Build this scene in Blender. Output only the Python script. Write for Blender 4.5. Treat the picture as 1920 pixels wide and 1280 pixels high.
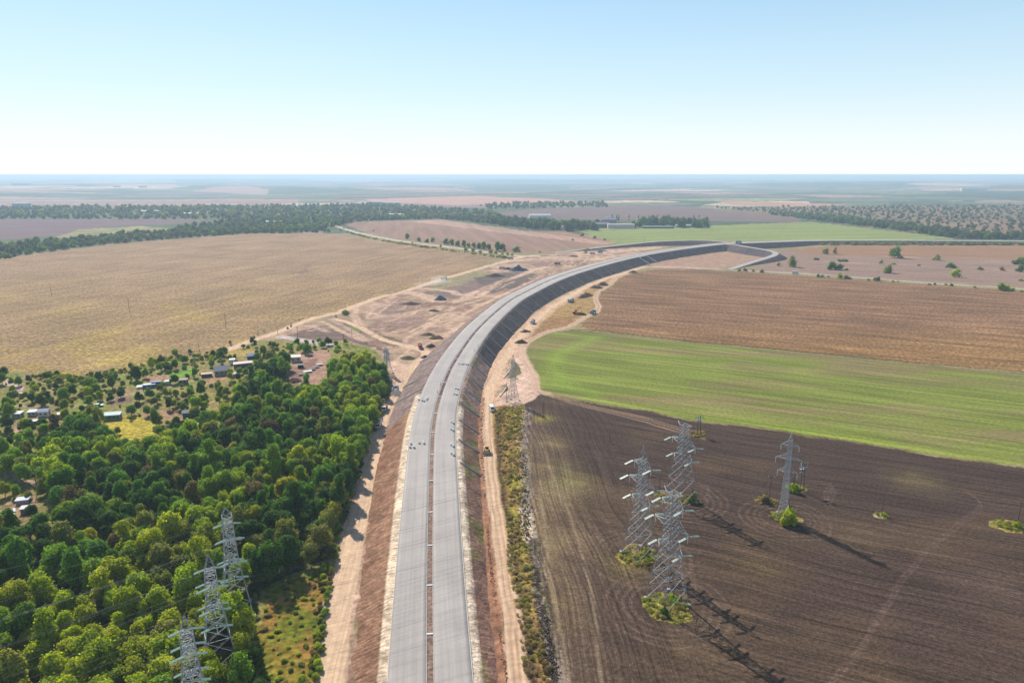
import bpy, math, random
import numpy as np
from mathutils import Vector, Matrix
for o in list(bpy.data.objects): bpy.data.objects.remove(o)
random.seed(7); RS = np.random.RandomState(7)
# ------------------------------------------------------------------ camera, sky, sun, exposure
H = 120.0; F = 1280.0; P = math.atan((640-327.5)/F)
cam = bpy.data.cameras.new('camera'); camo = bpy.data.objects.new('camera', cam)
bpy.context.scene.collection.objects.link(camo)
cam.sensor_width = 36; cam.lens = 36*F/1920; cam.clip_start = 1; cam.clip_end = 300000
camo.location = (0, 0, H); camo.rotation_euler = (math.pi/2-P, 0, 0)
sc = bpy.context.scene; sc.camera = camo
SUN_AZ = math.radians(-31); SUN_EL = math.radians(38)
w = bpy.data.worlds.new('World'); sc.world = w; w.use_nodes = True
nt = w.node_tree; bg = nt.nodes['Background']
sky = nt.nodes.new('ShaderNodeTexSky'); sky.sky_type = 'NISHITA'; sky.sun_disc = False
sky.sun_elevation = SUN_EL; sky.sun_rotation = SUN_AZ; sky.altitude = 100
sky.air_density = 1.0; sky.dust_density = 0.15; sky.ozone_density = 2.0
# pale hazy air towards the horizon, the same all the way round
tcw = nt.nodes.new('ShaderNodeTexCoord'); sxw = nt.nodes.new('ShaderNodeSeparateXYZ'); nt.links.new(tcw.outputs['Generated'], sxw.inputs[0])
rmp = nt.nodes.new('ShaderNodeValToRGB'); nt.links.new(sxw.outputs[2], rmp.inputs[0]); cr = rmp.color_ramp
cr.elements[0].position = 0.0; cr.elements[0].color = (.94, .97, .975, 1); cr.elements[1].position = .45; cr.elements[1].color = (.14, .32, .62, 1)
for p_, c_ in ((.04, (.87, .945, .97, 1)), (.11, (.68, .86, .95, 1)), (.24, (.46, .73, .92, 1))): q_ = cr.elements.new(p_); q_.color = c_
scw = nt.nodes.new('ShaderNodeVectorMath'); scw.operation = 'SCALE'; scw.inputs['Scale'].default_value = 8.2; nt.links.new(rmp.outputs[0], scw.inputs[0])
mxw = nt.nodes.new('ShaderNodeMix'); mxw.data_type = 'RGBA'; mrw = nt.nodes.new('ShaderNodeMapRange'); mrw.inputs[1].default_value = 0; mrw.inputs[2].default_value = .55; mrw.inputs[3].default_value = .97; mrw.inputs[4].default_value = 0
nt.links.new(sxw.outputs[2], mrw.inputs[0]); nt.links.new(mrw.outputs[0], mxw.inputs[0]); nt.links.new(sky.outputs[0], mxw.inputs[6]); nt.links.new(scw.outputs[0], mxw.inputs[7])
nt.links.new(mxw.outputs[2], bg.inputs[0]); bg.inputs[1].default_value = 0.10
sl = bpy.data.lights.new('sun', 'SUN'); sl.energy = 5.0; sl.angle = math.radians(0.5); sl.color = (1, 0.94, 0.85)
so = bpy.data.objects.new('sun', sl); sc.collection.objects.link(so)
sd = Vector((math.sin(SUN_AZ)*math.cos(SUN_EL), math.cos(SUN_AZ)*math.cos(SUN_EL), math.sin(SUN_EL)))
so.rotation_euler = (-sd).to_track_quat('-Z', 'Y').to_euler(); so.location = sd*500
vs = sc.view_settings; vs.view_transform = 'Standard'; vs.look = 'None'; vs.exposure = 0.38; vs.gamma = 1
try: vs.use_curve_mapping = False
except Exception: pass
sc.cycles.max_bounces = 5; sc.cycles.transparent_max_bounces = 8; sc.cycles.volume_bounces = 1
C = sc.collection
# ------------------------------------------------------------------ helpers
def G(u, v, z=0.0):
    a = (u-960)/F; b = (v-640)/F
    dy = math.cos(P)-b*math.sin(P); dz = -math.sin(P)-b*math.cos(P)
    t = (z-H)/dz
    return (a*t, dy*t, z)
def GP(pts, z=0.0): return np.array([G(u, v, z)[:2] for u, v in pts])
def lin(c):
    c = np.array(c, float)/255
    return np.where(c <= .04045, c/12.92, ((c+.055)/1.055)**2.4)
LIT = 1.22
def alb(r, g, b): return lin((r, g, b))/LIT
def hash2(i, j, s):
    n = (i*374761393 + j*668265263 + s*1442695041) & 0x7fffffff
    n = ((n ^ (n >> 13))*1274126177) & 0x7fffffff
    n = n ^ (n >> 16)
    return (n & 0xffff)/65535.0
def vnoise(x, y, s=0):
    xi = np.floor(x).astype(np.int64); yi = np.floor(y).astype(np.int64)
    fx = x-xi; fy = y-yi; fx = fx*fx*(3-2*fx); fy = fy*fy*(3-2*fy)
    a = hash2(xi, yi, s); b = hash2(xi+1, yi, s); c = hash2(xi, yi+1, s); d = hash2(xi+1, yi+1, s)
    return (a*(1-fx)+b*fx)*(1-fy)+(c*(1-fx)+d*fx)*fy
def fbm(x, y, sc_, o=4, s=0):
    r = 0; a = .5; t = 0
    for k in range(o):
        r = r+a*vnoise(x/sc_*2**k+17*k, y/sc_*2**k-9*k, s+k); t += a; a *= .5
    return r/t
def inpoly(x, y, poly):
    m = np.zeros(x.shape, bool)
    x0, y0 = poly.min(0); x1, y1 = poly.max(0)
    idx = np.nonzero((x >= x0) & (x <= x1) & (y >= y0) & (y <= y1))[0]
    if len(idx) == 0: return m
    px = x[idx]; py = y[idx]; r = np.zeros(len(idx), bool); n = len(poly)
    for i in range(n):
        xa, ya = poly[i]; xb, yb = poly[(i+1) % n]
        if ya == yb: continue
        c = ((ya > py) != (yb > py)) & (px < (xb-xa)*(py-ya)/(yb-ya)+xa)
        r ^= c
    m[idx] = r
    return m
def dpoly(x, y, line, lim):
    d = np.full(x.shape, 1e9)
    x0, y0 = line.min(0)-lim; x1, y1 = line.max(0)+lim
    idx = np.nonzero((x >= x0) & (x <= x1) & (y >= y0) & (y <= y1))[0]
    if len(idx) == 0: return d
    px = x[idx]; py = y[idx]; dd = np.full(len(idx), 1e9)
    for i in range(len(line)-1):
        a = line[i]; b = line[i+1]; e = b-a; L = e@e+1e-9
        t = np.clip(((px-a[0])*e[0]+(py-a[1])*e[1])/L, 0, 1)
        dd = np.minimum(dd, np.hypot(px-a[0]-t*e[0], py-a[1]-t*e[1]))
    d[idx] = dd
    return d
def spline(pts, step):
    p = np.array(pts, float)
    if len(p) > 2:
        q = np.vstack([2*p[0]-p[1], p, 2*p[-1]-p[-2]]); out = []
        for i in range(1, len(q)-2):
            n = max(2, int(np.linalg.norm(q[i+1][:2]-q[i][:2])/step)+1)
            t = np.linspace(0, 1, n, endpoint=False)[:, None]
            a, b, c, d = q[i-1], q[i], q[i+1], q[i+2]
            out.append(.5*((2*b)+(c-a)*t+(2*a-5*b+4*c-d)*t*t+(3*b-a-3*c+d)*t**3))
        out.append(p[-1:]); p = np.vstack(out)
    s = np.r_[0, np.cumsum(np.hypot(*(np.diff(p[:, :2], axis=0).T)))]
    n = max(2, int(s[-1]/step)+1); t = np.linspace(0, s[-1], n)
    return np.stack([np.interp(t, s, p[:, k]) for k in range(p.shape[1])], 1), t
def tag(o, label=None, cat=None, group=None, kind=None):
    if label: o['label'] = label
    if cat: o['category'] = cat
    if group: o['group'] = group
    if kind: o['kind'] = kind
    return o
def link(name, me, parent=None):
    o = bpy.data.objects.new(name, me); C.objects.link(o)
    if parent: o.parent = parent
    return o
def empty(name, loc=(0, 0, 0), rz=0.0):
    o = bpy.data.objects.new(name, None); C.objects.link(o); o.location = loc; o.rotation_euler = (0, 0, rz)
    o.empty_display_size = .5
    return o
def fastmesh(name, v, f, mat=None, smooth=False, col=None):
    v = np.asarray(v, np.float32); f = np.asarray(f, np.int32); k = f.shape[1]
    me = bpy.data.meshes.new(name); me.vertices.add(len(v)); me.vertices.foreach_set('co', v.ravel())
    me.loops.add(f.size); me.loops.foreach_set('vertex_index', f.ravel())
    me.polygons.add(len(f)); me.polygons.foreach_set('loop_start', np.arange(0, f.size, k, dtype=np.int32))
    try: me.polygons.foreach_set('loop_total', np.full(len(f), k, np.int32))
    except Exception: pass
    me.update(calc_edges=True)
    if smooth: me.polygons.foreach_set('use_smooth', np.ones(len(f), bool))
    if col is not None:
        a = me.color_attributes.new('Col', 'FLOAT_COLOR', 'POINT')
        c = np.ones((len(v), 4), np.float32); c[:, :col.shape[1]] = col; a.data.foreach_set('color', c.ravel())
    if mat: me.materials.append(mat)
    return me
class MB:
    def __init__(s): s.v = []; s.f = []
    def box(s, cx, cy, cz, sx, sy, sz, rz=0, taper=1.0):
        b = len(s.v); c, q = math.cos(rz), math.sin(rz)
        for k in (-1, 1):
            t = taper if k > 0 else 1
            for (i, j) in ((-1, -1), (1, -1), (1, 1), (-1, 1)):
                x, y = i*sx/2*t, j*sy/2*t
                s.v.append((cx+x*c-y*q, cy+x*q+y*c, cz+k*sz/2))
        s.f += [(b, b+3, b+2, b+1), (b+4, b+5, b+6, b+7), (b, b+1, b+5, b+4), (b+1, b+2, b+6, b+5), (b+2, b+3, b+7, b+6), (b+3, b, b+4, b+7)]
        return s
    def bar(s, p, q, r, n=4, r2=None):
        p = Vector(p); q = Vector(q); d = (q-p)
        if d.length < 1e-6: return s
        d.normalize(); u = d.orthogonal().normalized(); w_ = d.cross(u); b = len(s.v); r2 = r if r2 is None else r2
        for c, rr in ((p, r), (q, r2)):
            for k in range(n):
                a = 2*math.pi*k/n+.785
                s.v.append(tuple(c+(u*math.cos(a)+w_*math.sin(a))*rr))
        for k in range(n): s.f.append((b+k, b+(k+1) % n, b+n+(k+1) % n, b+n+k))
        s.f.append(tuple(b+k for k in range(n))[::-1]); s.f.append(tuple(b+n+k for k in range(n)))
        return s
    def prism(s, prof, y0, y1, ax='y'):
        b = len(s.v); n = len(prof)
        for y in (y0, y1):
            for (x, z) in prof: s.v.append((x, y, z) if ax == 'y' else (y, x, z))
        for k in range(n): s.f.append((b+k, b+(k+1) % n, b+n+(k+1) % n, b+n+k))
        s.f.append(tuple(b+k for k in range(n))); s.f.append(tuple(b+n+k for k in range(n))[::-1])
        return s
    def mesh(s, name, mat=None, bevel=0):
        me = bpy.data.meshes.new(name); me.from_pydata(s.v, [], s.f)
        import bmesh
        bm = bmesh.new(); bm.from_mesh(me); bmesh.ops.recalc_face_normals(bm, faces=bm.faces)
        if bevel:
            bmesh.ops.bevel(bm, geom=list(bm.edges), offset=bevel, segments=1, affect='EDGES')
        bm.to_mesh(me); bm.free()
        if mat: me.materials.append(mat)
        return me
    def obj(s, name, mat, parent=None, bevel=0): return link(name, s.mesh(name, mat, bevel), parent)
def copy_tree(o, parent=None):
    c = o.copy(); C.objects.link(c); c.parent = parent
    for ch in list(o.children): copy_tree(ch, c)
    return c
# ------------------------------------------------------------------ materials
def newmat(name):
    m = bpy.data.materials.new(name); m.use_nodes = True; n = m.node_tree; b = n.nodes['Principled BSDF']
    b.inputs['Specular IOR Level'].default_value = .2
    return m, n, b
def N(nt, t, **kw):
    n = nt.nodes.new(t)
    for k, v in kw.items(): setattr(n, k, v)
    return n
def noise_fac(nt, vec, scale, detail=3, lo=.3, hi=.7, out=(0, 1), rough=.6):
    n = N(nt, 'ShaderNodeTexNoise'); n.inputs['Scale'].default_value = scale; n.inputs['Detail'].default_value = detail
    n.inputs['Roughness'].default_value = rough
    nt.links.new(vec, n.inputs['Vector'])
    m = N(nt, 'ShaderNodeMapRange'); m.inputs[1].default_value = lo; m.inputs[2].default_value = hi
    m.inputs[3].default_value = out[0]; m.inputs[4].default_value = out[1]
    nt.links.new(n.outputs[0], m.inputs[0]); return m.outputs[0]
def mulcol(nt, col, fac):
    x = N(nt, 'ShaderNodeVectorMath', operation='SCALE'); nt.links.new(col, x.inputs[0]); nt.links.new(fac, x.inputs['Scale'])
    return x.outputs[0]
def mixc(nt, fac, a, b):
    x = N(nt, 'ShaderNodeMix', data_type='RGBA')
    if isinstance(fac, float): x.inputs[0].default_value = fac
    else: nt.links.new(fac, x.inputs[0])
    for k, c in ((6, a), (7, b)):
        if isinstance(c, (tuple, list, np.ndarray)): x.inputs[k].default_value = (*[float(q) for q in c[:3]], 1)
        else: nt.links.new(c, x.inputs[k])
    return x.outputs[2]
def stripes(nt, vec, ang, along, across, lo, hi, out, detail=3):
    mp = N(nt, 'ShaderNodeMapping'); mp.vector_type = 'POINT'
    mp.inputs['Rotation'].default_value = (0, 0, -ang); mp.inputs['Scale'].default_value = (1, 1, 1)
    nt.links.new(vec, mp.inputs[0])
    m2 = N(nt, 'ShaderNodeVectorMath', operation='MULTIPLY'); m2.inputs[1].default_value = (along, across, 0)
    nt.links.new(mp.outputs[0], m2.inputs[0])
    return noise_fac(nt, m2.outputs[0], 1.0, detail, lo, hi, out)
def groundmat(name, pats, bump=0.15, bscale=.6, tint=None):
    m, nt, b = newmat(name); b.inputs['Roughness'].default_value = .95; b.inputs['Specular IOR Level'].default_value = .05
    at = N(nt, 'ShaderNodeAttribute', attribute_name='Col'); g = N(nt, 'ShaderNodeNewGeometry'); vec = g.outputs['Position']
    col = at.outputs['Color']
    for p in pats:
        if p[0] == 'n': f = noise_fac(nt, vec, p[1], 4, .36, .64, (p[2], p[3]))
        elif p[0] == 's': f = stripes(nt, vec, p[1], p[2], p[3], .35, .65, (p[4], p[5]))
        elif p[0] == 'tint':
            f = noise_fac(nt, vec, p[1], 4, p[4], p[5], (0, 1)); 
            t = N(nt, 'ShaderNodeVectorMath', operation='MULTIPLY'); nt.links.new(col, t.inputs[0]); t.inputs[1].default_value = p[2]
            col = mixc(nt, f, col, t.outputs[0]); continue
        col = mulcol(nt, col, f)
    nt.links.new(col, b.inputs['Base Color'])
    if bump:
        n = N(nt, 'ShaderNodeTexNoise'); n.inputs['Scale'].default_value = bscale; n.inputs['Detail'].default_value = 4
        nt.links.new(vec, n.inputs['Vector']); bp = N(nt, 'ShaderNodeBump'); bp.inputs['Distance'].default_value = bump
        bp.inputs['Strength'].default_value = 1
        nt.links.new(n.outputs[0], bp.inputs['Height']); nt.links.new(bp.outputs[0], b.inputs['Normal'])
    return m
_pm = {}
def paint(name, c, rough=.6, var=.12, scale=1.5, metal=0, spec=.3):
    if name in _pm: return _pm[name]
    m, nt, b = newmat(name); tc = N(nt, 'ShaderNodeTexCoord')
    f = noise_fac(nt, tc.outputs['Object'], scale, 4, .3, .7, (1-var, 1+var))
    rgb = N(nt, 'ShaderNodeRGB'); rgb.outputs[0].default_value = (*[float(q) for q in c], 1)
    nt.links.new(mulcol(nt, rgb.outputs[0], f), b.inputs['Base Color'])
    b.inputs['Roughness'].default_value = rough; b.inputs['Metallic'].default_value = metal; b.inputs['Specular IOR Level'].default_value = spec
    _pm[name] = m; return m
def tintmat(name, rough=.6, dark=.75, trans=.0, nscale=.8):
    m, nt, b = newmat(name); at = N(nt, 'ShaderNodeAttribute', attribute_name='tint'); at.attribute_type = 'INSTANCER'
    tc = N(nt, 'ShaderNodeTexCoord')
    f = noise_fac(nt, tc.outputs['Object'], nscale, 3, .3, .7, (dark, 2-dark))
    c = mulcol(nt, at.outputs['Vector'], f); nt.links.new(c, b.inputs['Base Color']); b.inputs['Roughness'].default_value = rough
    b.inputs['Specular IOR Level'].default_value = .12
    if trans:
        t = N(nt, 'ShaderNodeBsdfTranslucent'); mx = N(nt, 'ShaderNodeMixShader'); mx.inputs[0].default_value = trans
        v = N(nt, 'ShaderNodeVectorMath', operation='MULTIPLY'); v.inputs[1].default_value = (1.3, 1.4, .5); nt.links.new(c, v.inputs[0])
        nt.links.new(v.outputs[0], t.inputs[0]); nt.links.new(b.outputs[0], mx.inputs[1]); nt.links.new(t.outputs[0], mx.inputs[2])
        nt.links.new(mx.outputs[0], nt.nodes['Material Output'].inputs[0])
    return m
M_leaf = tintmat('leaves', .7, .35, .5, 2.6)  # wide tone noise puts crown highlights and deep shade into the leaf colour
M_bark = paint('bark', (.10, .075, .05), .9)
M_steel = paint('galvanised_steel', (.37, .38, .39), .55, .25, .7, .0, .5)
M_steeld = paint('weathered_steel', (.26, .27, .29), .6, .2, .7)
M_glassins = paint('green_insulator_glass', (.42, .55, .48), .35, .1, 2, 0, .6)
M_wire = paint('aluminium_wire', (.16, .16, .17), .6)
M_conc = paint('pale_concrete', (.52, .49, .45), .9)
M_concd = paint('grey_concrete', (.30, .285, .27), .9)
M_tyre = paint('black_rubber', (.02, .02, .02), .8)
M_glass = paint('dark_window_glass', (.03, .045, .06), .15, .1, 1, 0, .6)
M_white = paint('white_paint', (.72, .72, .70), .5)
M_wood = paint('grey_wood', (.10, .085, .07), .9)
# ------------------------------------------------------------------ alignment of the highway
HW = 10.15
cl_px = [(807, 1420, 2), (807, 1280, 2), (806, 1180, 2.6), (806, 1080, 3.4), (807, 980, 4.5), (808.5, 900, 5.5), (811, 820, 6.4), (814, 792, 6.8), (818.5, 767, 7.2), (827.5, 735, 7.8), (844.5, 692, 8.4),
         (859.5, 667, 8.7), (874, 645, 9), (890, 624, 9), (907, 606, 9), (930, 585, 9), (959, 562, 9), (993, 543.7, 9), (1029, 526.5, 9), (1066, 512.7, 9), (1104, 501.3, 9), (1141, 491.3, 9),
         (1179, 482.2, 9), (1215, 475, 9), (1278, 465.5, 9), (1332, 459, 9), (1370, 456, 9), (1441, 453.4, 8.5), (1496, 451.6, 7), (1560, 450.5, 4.5), (1700, 450.5, 2.5), (1920, 452, 1.5), (2300, 455, 1)]
CL, S = spline([(*G(u, v, z)[:2], z) for u, v, z in cl_px], 3.0)
k_ = np.ones(9)/9
for c_ in range(3): CL[4:-4, c_] = np.convolve(CL[:, c_], k_, 'valid')
T = np.gradient(CL[:, :2], axis=0); T /= np.linalg.norm(T, axis=1)[:, None]; NR = np.stack([T[:, 1], -T[:, 0]], 1)
def s_at_v(v0, off=0):
    best = None
    for i in range(len(S)):
        x, y = CL[i, :2]+NR[i]*off; z = CL[i, 2]-H
        d = y*math.cos(P)-z*math.sin(P); up = y*math.sin(P)+z*math.cos(P)
        e = abs(640-F*up/d-v0)
        if S[i] < 1150 and (best is None or e < best[0]): best = (e, i)
    return best[1]
lf_px = [(640, 1420), (648, 1280), (661, 1126), (674, 1045), (688, 960), (699, 891), (714, 836), (727, 783), (741, 752), (762, 712), (782, 682), (803, 661), (840, 633), (868, 607), (905, 580), (940, 557), (993, 529), (1040, 509), (1107, 491), (1160, 479), (1210, 469)]
rf_px = [(952, 1420), (943, 1280), (938, 1216), (927, 1145), (919, 1081), (912.7, 997), (906, 900), (900, 840), (902, 770), (905, 735), (914, 710), (925, 680), (930, 667), (946, 650), (965, 626), (987, 604), (1002, 586), (1038, 562), (1066, 548), (1109, 528.5), (1141, 518), (1179, 506.5), (1200, 500)]
def offs(poly, side):
    poly = GP(poly); out = np.full(len(S), np.nan)
    for i in range(len(S)):
        p = CL[i, :2]; n = NR[i]*side; b = None
        for j in range(len(poly)-1):
            a = poly[j]; e = poly[j+1]-a; den = n[0]*e[1]-n[1]*e[0]
            if abs(den) < 1e-9: continue
            q = a-p; t = (q[0]*e[1]-q[1]*e[0])/den; u = (q[0]*n[1]-q[1]*n[0])/den
            if 0 <= u <= 1 and HW < t < 45 and (b is None or t < b): b = t
        if b: out[i] = b
    dflt = HW+2+1.6*CL[:, 2]
    ok = ~np.isnan(out); out[~ok] = dflt[~ok]
    out = np.maximum(out, HW+2.2+0.9*CL[:, 2])
    k = np.ones(11)/11; o2 = out.copy(); o2[5:-5] = np.convolve(out, k, 'valid'); return o2
OL = offs(lf_px, -1); OR = offs(rf_px, 1)
# ------------------------------------------------------------------ terrain: one polar sheet, split by what covers it
def zfar(x, y):
    r = np.hypot(x, y); a = np.clip((r-2600)/4000, 0, 1)
    return a*(fbm(x, y*1.0, 2200, 4, 5)-.5)*110
def terr(x, y):
    r = np.hypot(x, y)
    z = (fbm(x, y, 9, 3, 3)-.5)*.35*np.clip(1-r/1500, 0, 1)
    return z+zfar(x, y)
th = np.r_[np.linspace(-180, -44, 40, endpoint=False), np.linspace(-44, 44, 1020, endpoint=False), np.linspace(44, 180, 40)]
rr = [3, 25, 60, 95]; r = 120.0
while r < 70000:
    rr.append(r); r += min(r*r/(H*683)*.72*1.05+.0, .012*r)
rr = np.array(rr); th = np.radians(th)
TH, RR = np.meshgrid(th, rr); X = (RR*np.sin(TH)).ravel(); Y = (RR*np.cos(TH)).ravel()
nth, nr = len(th), len(rr)
wx = X+(fbm(X, Y, 14, 3, 31)-.5)*5*np.clip(RR.ravel()/250, .7, 3); wy = Y+(fbm(X, Y, 14, 3, 47)-.5)*5*np.clip(RR.ravel()/250, .7, 3)
rad = RR.ravel()
col = np.zeros((len(X), 3)); rid = np.zeros(len(X), int)
def put(mask, c, a=1.0, reg=None):
    global col
    if not isinstance(a, np.ndarray): a = np.full(len(X), float(a))
    a = np.where(mask, a, 0)[:, None]; col = col*(1-a)+np.asarray(c)*a
    if reg is not None: rid[mask] = reg
def region(pts, c, reg=None, a=1.0, warp=True):
    p = GP(pts); m = inpoly(wx, wy, p) if warp else inpoly(X, Y, p); put(m, c, a, reg); return m
def track(pts, wid, c, a=1.0, reg=None, soft=.5, ruts=False, cond=None):
    l, _ = spline([G(u, v)[:2] for u, v in pts], 4.0); d = dpoly(wx*.3+X*.7, wy*.3+Y*.7, l, wid+6)
    e = np.clip((wid/2+soft-d)/(2*soft), 0, 1)*a
    if ruts: e = e*(0.45+.55*np.clip(np.cos((d-wid*.28)/wid*7.5), 0, 1))
    m = e > .01
    if cond is not None: m &= cond
    put(m, c, e, None)
    if reg is not None: rid[m & (e > .4)] = reg
n1 = fbm(X, Y, 60, 4, 61)
# base verge grass
put(np.ones(len(X), bool), alb(150, 135, 95)); col *= (0.75+.5*n1)[:, None]
# far patchwork fields
far = rad > 1500
fx = X[far]; fy = Y[far]; cells = np.zeros(far.sum(), int); bd = np.full(far.sum(), 1e9); b2 = bd.copy()
ns = 420; an = RS.uniform(-50, 50, ns); rd = 1500*np.exp(RS.uniform(0, 3.6, ns)); sx = rd*np.sin(np.radians(an)); sy = rd*np.cos(np.radians(an))
for k in range(ns):
    q = max(.45, 900/rd[k]); ca, sa = math.cos(.35), math.sin(.35)
    dx = fx-sx[k]; dy = fy-sy[k]; d = np.hypot((dx*ca+dy*sa)*.5, -dx*sa+dy*ca)/ (rd[k]*.25+300)
    m = d < bd; b2 = np.where(m, bd, np.minimum(b2, d)); bd = np.where(m, d, bd); cells[m] = k
pal = np.array([alb(120, 100, 92), alb(150, 120, 100), alb(108, 112, 84), alb(96, 104, 80), alb(178, 150, 128), alb(128, 128, 86), alb(105, 96, 92), alb(100, 104, 84)])
pc = pal[RS.choice(len(pal), ns, p=[.16, .16, .14, .14, .12, .08, .1, .1])][cells]*1.45
belt = (b2-bd) < .035
wood = fbm(fx, fy, 900, 5, 71)
pc = np.where((belt | (wood > .57))[:, None], alb(84, 98, 78), pc)
tmp = col.copy(); tmp[far] = pc*(0.85+.3*fbm(fx, fy, 300, 4, 9))[:, None]; col = tmp; rid[far] = 11
# field polygons (photo directions unprojected onto the plain)
region([(-900, 395), (1000, 388), (1330, 392), (1330, 425), (1100, 440), (640, 430), (0, 480), (-900, 560)], alb(92, 100, 70), 11)
region([(-900, 372), (-100, 371), (560, 373), (560, 380), (480, 386), (-100, 388), (-900, 390)], alb(160, 130, 118), 11)
track([(-700, 374), (560, 375.4), (640, 377)], 26, alb(225, 205, 195), 1, None, 12)
track([(-300, 381), (280, 383.5), (420, 386)], 12, alb(225, 205, 195), .8, None, 6)
region([(680, 373), (900, 368), (1000, 372), (1090, 378), (1000, 381), (860, 385), (700, 379)], alb(196, 150, 130), 12)
region([(700, 378), (860, 385), (1000, 383), (900, 390), (760, 388), (660, 384)], alb(140, 120, 112), 12)
region([(200, 352), (260, 346), (330, 347), (335, 351), (260, 353)], alb(196, 160, 140), 12)
region([(400, 352), (460, 349), (505, 356), (500, 362), (360, 358)], alb(180, 145, 128), 12)
region([(1340, 377), (1600, 384), (1500, 389), (1380, 386)], alb(190, 145, 120), 12)
region([(870, 405), (1000, 392), (1200, 384), (1300, 388), (1480, 401), (1505, 417), (1330, 414), (1120, 412), (940, 410)], alb(128, 104, 98), 12)
region([(1330, 392), (1500, 388), (1920, 385), (2500, 385), (2500, 455), (1920, 447), (1800, 447), (1700, 434), (1500, 410)], alb(132, 114, 86), 11)
region([(1560, 420), (1920, 415), (2500, 415), (2500, 447), (1800, 444)], alb(150, 122, 96), 11, .6)
region([(-900, 408), (0, 411), (300, 410), (400, 412), (330, 419), (200, 425), (120, 441), (0, 450), (-900, 500)], alb(122, 96, 98), 12)
region([(95, 447), (150, 430), (260, 424), (330, 430), (300, 440), (180, 446)], alb(150, 140, 96), 11)
region([(640, 418), (700, 415), (820, 412), (880, 422), (930, 432), (1060, 434), (1100, 442), (1160, 457), (1040, 470), (960, 474), (840, 460), (740, 447), (680, 434)], alb(156, 122, 102), 13)
region([(760, 414), (830, 412), (1150, 455), (1130, 459)], alb(196, 156, 134), 13, .7)
region([(1085, 434), (1120, 428), (1330, 423), (1520, 416), (1700, 436), (1795, 448), (1600, 451), (1400, 452), (1290, 450), (1160, 459), (1130, 447)], alb(142, 150, 86), 4)
region([(1460, 470), (1560, 460), (1920, 457), (2600, 460), (2600, 590), (1920, 538), (1700, 526), (1500, 511), (1400, 507), (1450, 490)], alb(154, 126, 110), 6)
region([(1480, 470), (1560, 460), (1920, 458), (2600, 462), (2600, 500), (1920, 487), (1600, 479), (1500, 477)], alb(158, 120, 90), 6)
region([(1190, 500), (1200, 480), (1300, 468), (1420, 463), (1460, 478), (1400, 500), (1300, 506)], alb(176, 142, 118), 8)
mL = region([(-600, 580), (0, 485.5), (100, 470.5), (210, 457.5), (330, 447.5), (480, 437.5), (620, 437.5), (645, 442), (760, 457), (860, 472), (938, 481), (900, 499), (840, 521), (760, 547), (700, 566), (640, 583), (560, 606), (500, 628), (430, 652), (380, 672), (300, 668), (240, 695), (180, 706), (100, 706), (0, 694), (-600, 600)], alb(160, 131, 92), 1)
yl = np.clip((fbm(X, Y, 45, 4, 81)-.52)*5, 0, 1)*np.clip((np.interp(Y, [300, 480, 700, 1000], [1, .8, .35, 0])), 0, 1)
put(mL, alb(176, 150, 78), yl*.75); put(mL & (Y < 470), alb(182, 158, 60), np.clip((470-Y)/150, 0, .6)*np.clip((fbm(X, Y, 20, 3, 5)-.4)*4, 0, 1))
put(mL & (Y > 600), alb(166, 134, 104), np.clip((Y-600)/350, 0, .7))
region([(552, 522), (575, 495), (590, 490), (580, 505), (562, 520)], alb(140, 110, 95), None, .6)
# right side: corn, green field, ploughed field
region([(1085, 613), (1128, 580), (1120, 560), (1132, 546), (1160, 523), (1190, 510), (1250, 504), (1390, 508.5), (1500, 516), (1700, 532), (1920, 546), (2600, 590), (2600, 800), (1920, 698), (1613, 670), (1493, 658), (1280, 638.5), (1140, 623)], alb(142, 108, 80), 2)
m = region([(1085, 613), (2600, 790), (2600, 640), (1920, 600), (1500, 575), (1150, 560)], alb(150, 112, 72), None, .0)
put((rid == 2) & (Y < 560), alb(150, 114, 66), np.clip((560-Y)/150, 0, .65))
track([(1080, 617), (1140, 622), (1280, 638), (1493, 657.5), (1613, 670), (1920, 697)], 2.4, alb(78, 66, 44), .9)
region([(1012, 731), (1003, 715), (1000, 700), (990, 682), (980, 664), (986, 648), (1000, 634), (1025, 624), (1070, 618), (1140, 624), (1280, 640), (1493, 660), (1613, 672), (1920, 700), (2600, 790), (2600, 975), (1920, 873), (1700, 842), (1560, 821), (1400, 799), (1300, 785), (1200, 768), (1100, 750)], alb(126, 134, 60), 3)
mg = rid == 3
sg = np.clip((fbm(X*.25+Y*.02, Y*1.2+X*.15, 22, 4, 91)-.48)*5, 0, 1)
put(mg, alb(138, 122, 82), sg*.85)
put(mg, alb(138, 150, 62), np.clip((fbm(X*.3, Y+X*.12, 40, 3, 97)-.55)*6, 0, 1)*.6)
put(mg, alb(134, 122, 80), np.clip((fbm(X, Y, 38, 4, 92)-.5)*5, 0, 1)*.6)
gl, _ = spline([G(u, v)[:2] for u, v in [(1120, 632), (1062, 655), (1042, 675), (1045, 700), (1065, 722), (1120, 740)]], 4)
put(mg, alb(140, 160, 62), np.clip(1-dpoly(wx, wy, gl, 30)/10, 0, 1)*.7)
gl, _ = spline([G(u, v)[:2] for u, v in [(1100, 746), (1300, 781), (1560, 817), (1920, 869), (2600, 970)]], 4)
put(mg, alb(140, 154, 60), np.clip(1-dpoly(X, Y, gl, 30)/7, 0, 1)*.75)
gl, _ = spline([G(u, v)[:2] for u, v in [(2500, 800), (1920, 702), (1613, 674), (1280, 642), (1060, 620)]], 4)
put(mg, alb(132, 118, 84), np.clip(1-dpoly(wx, wy, gl, 30)/9, 0, 1)*.5)
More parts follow.
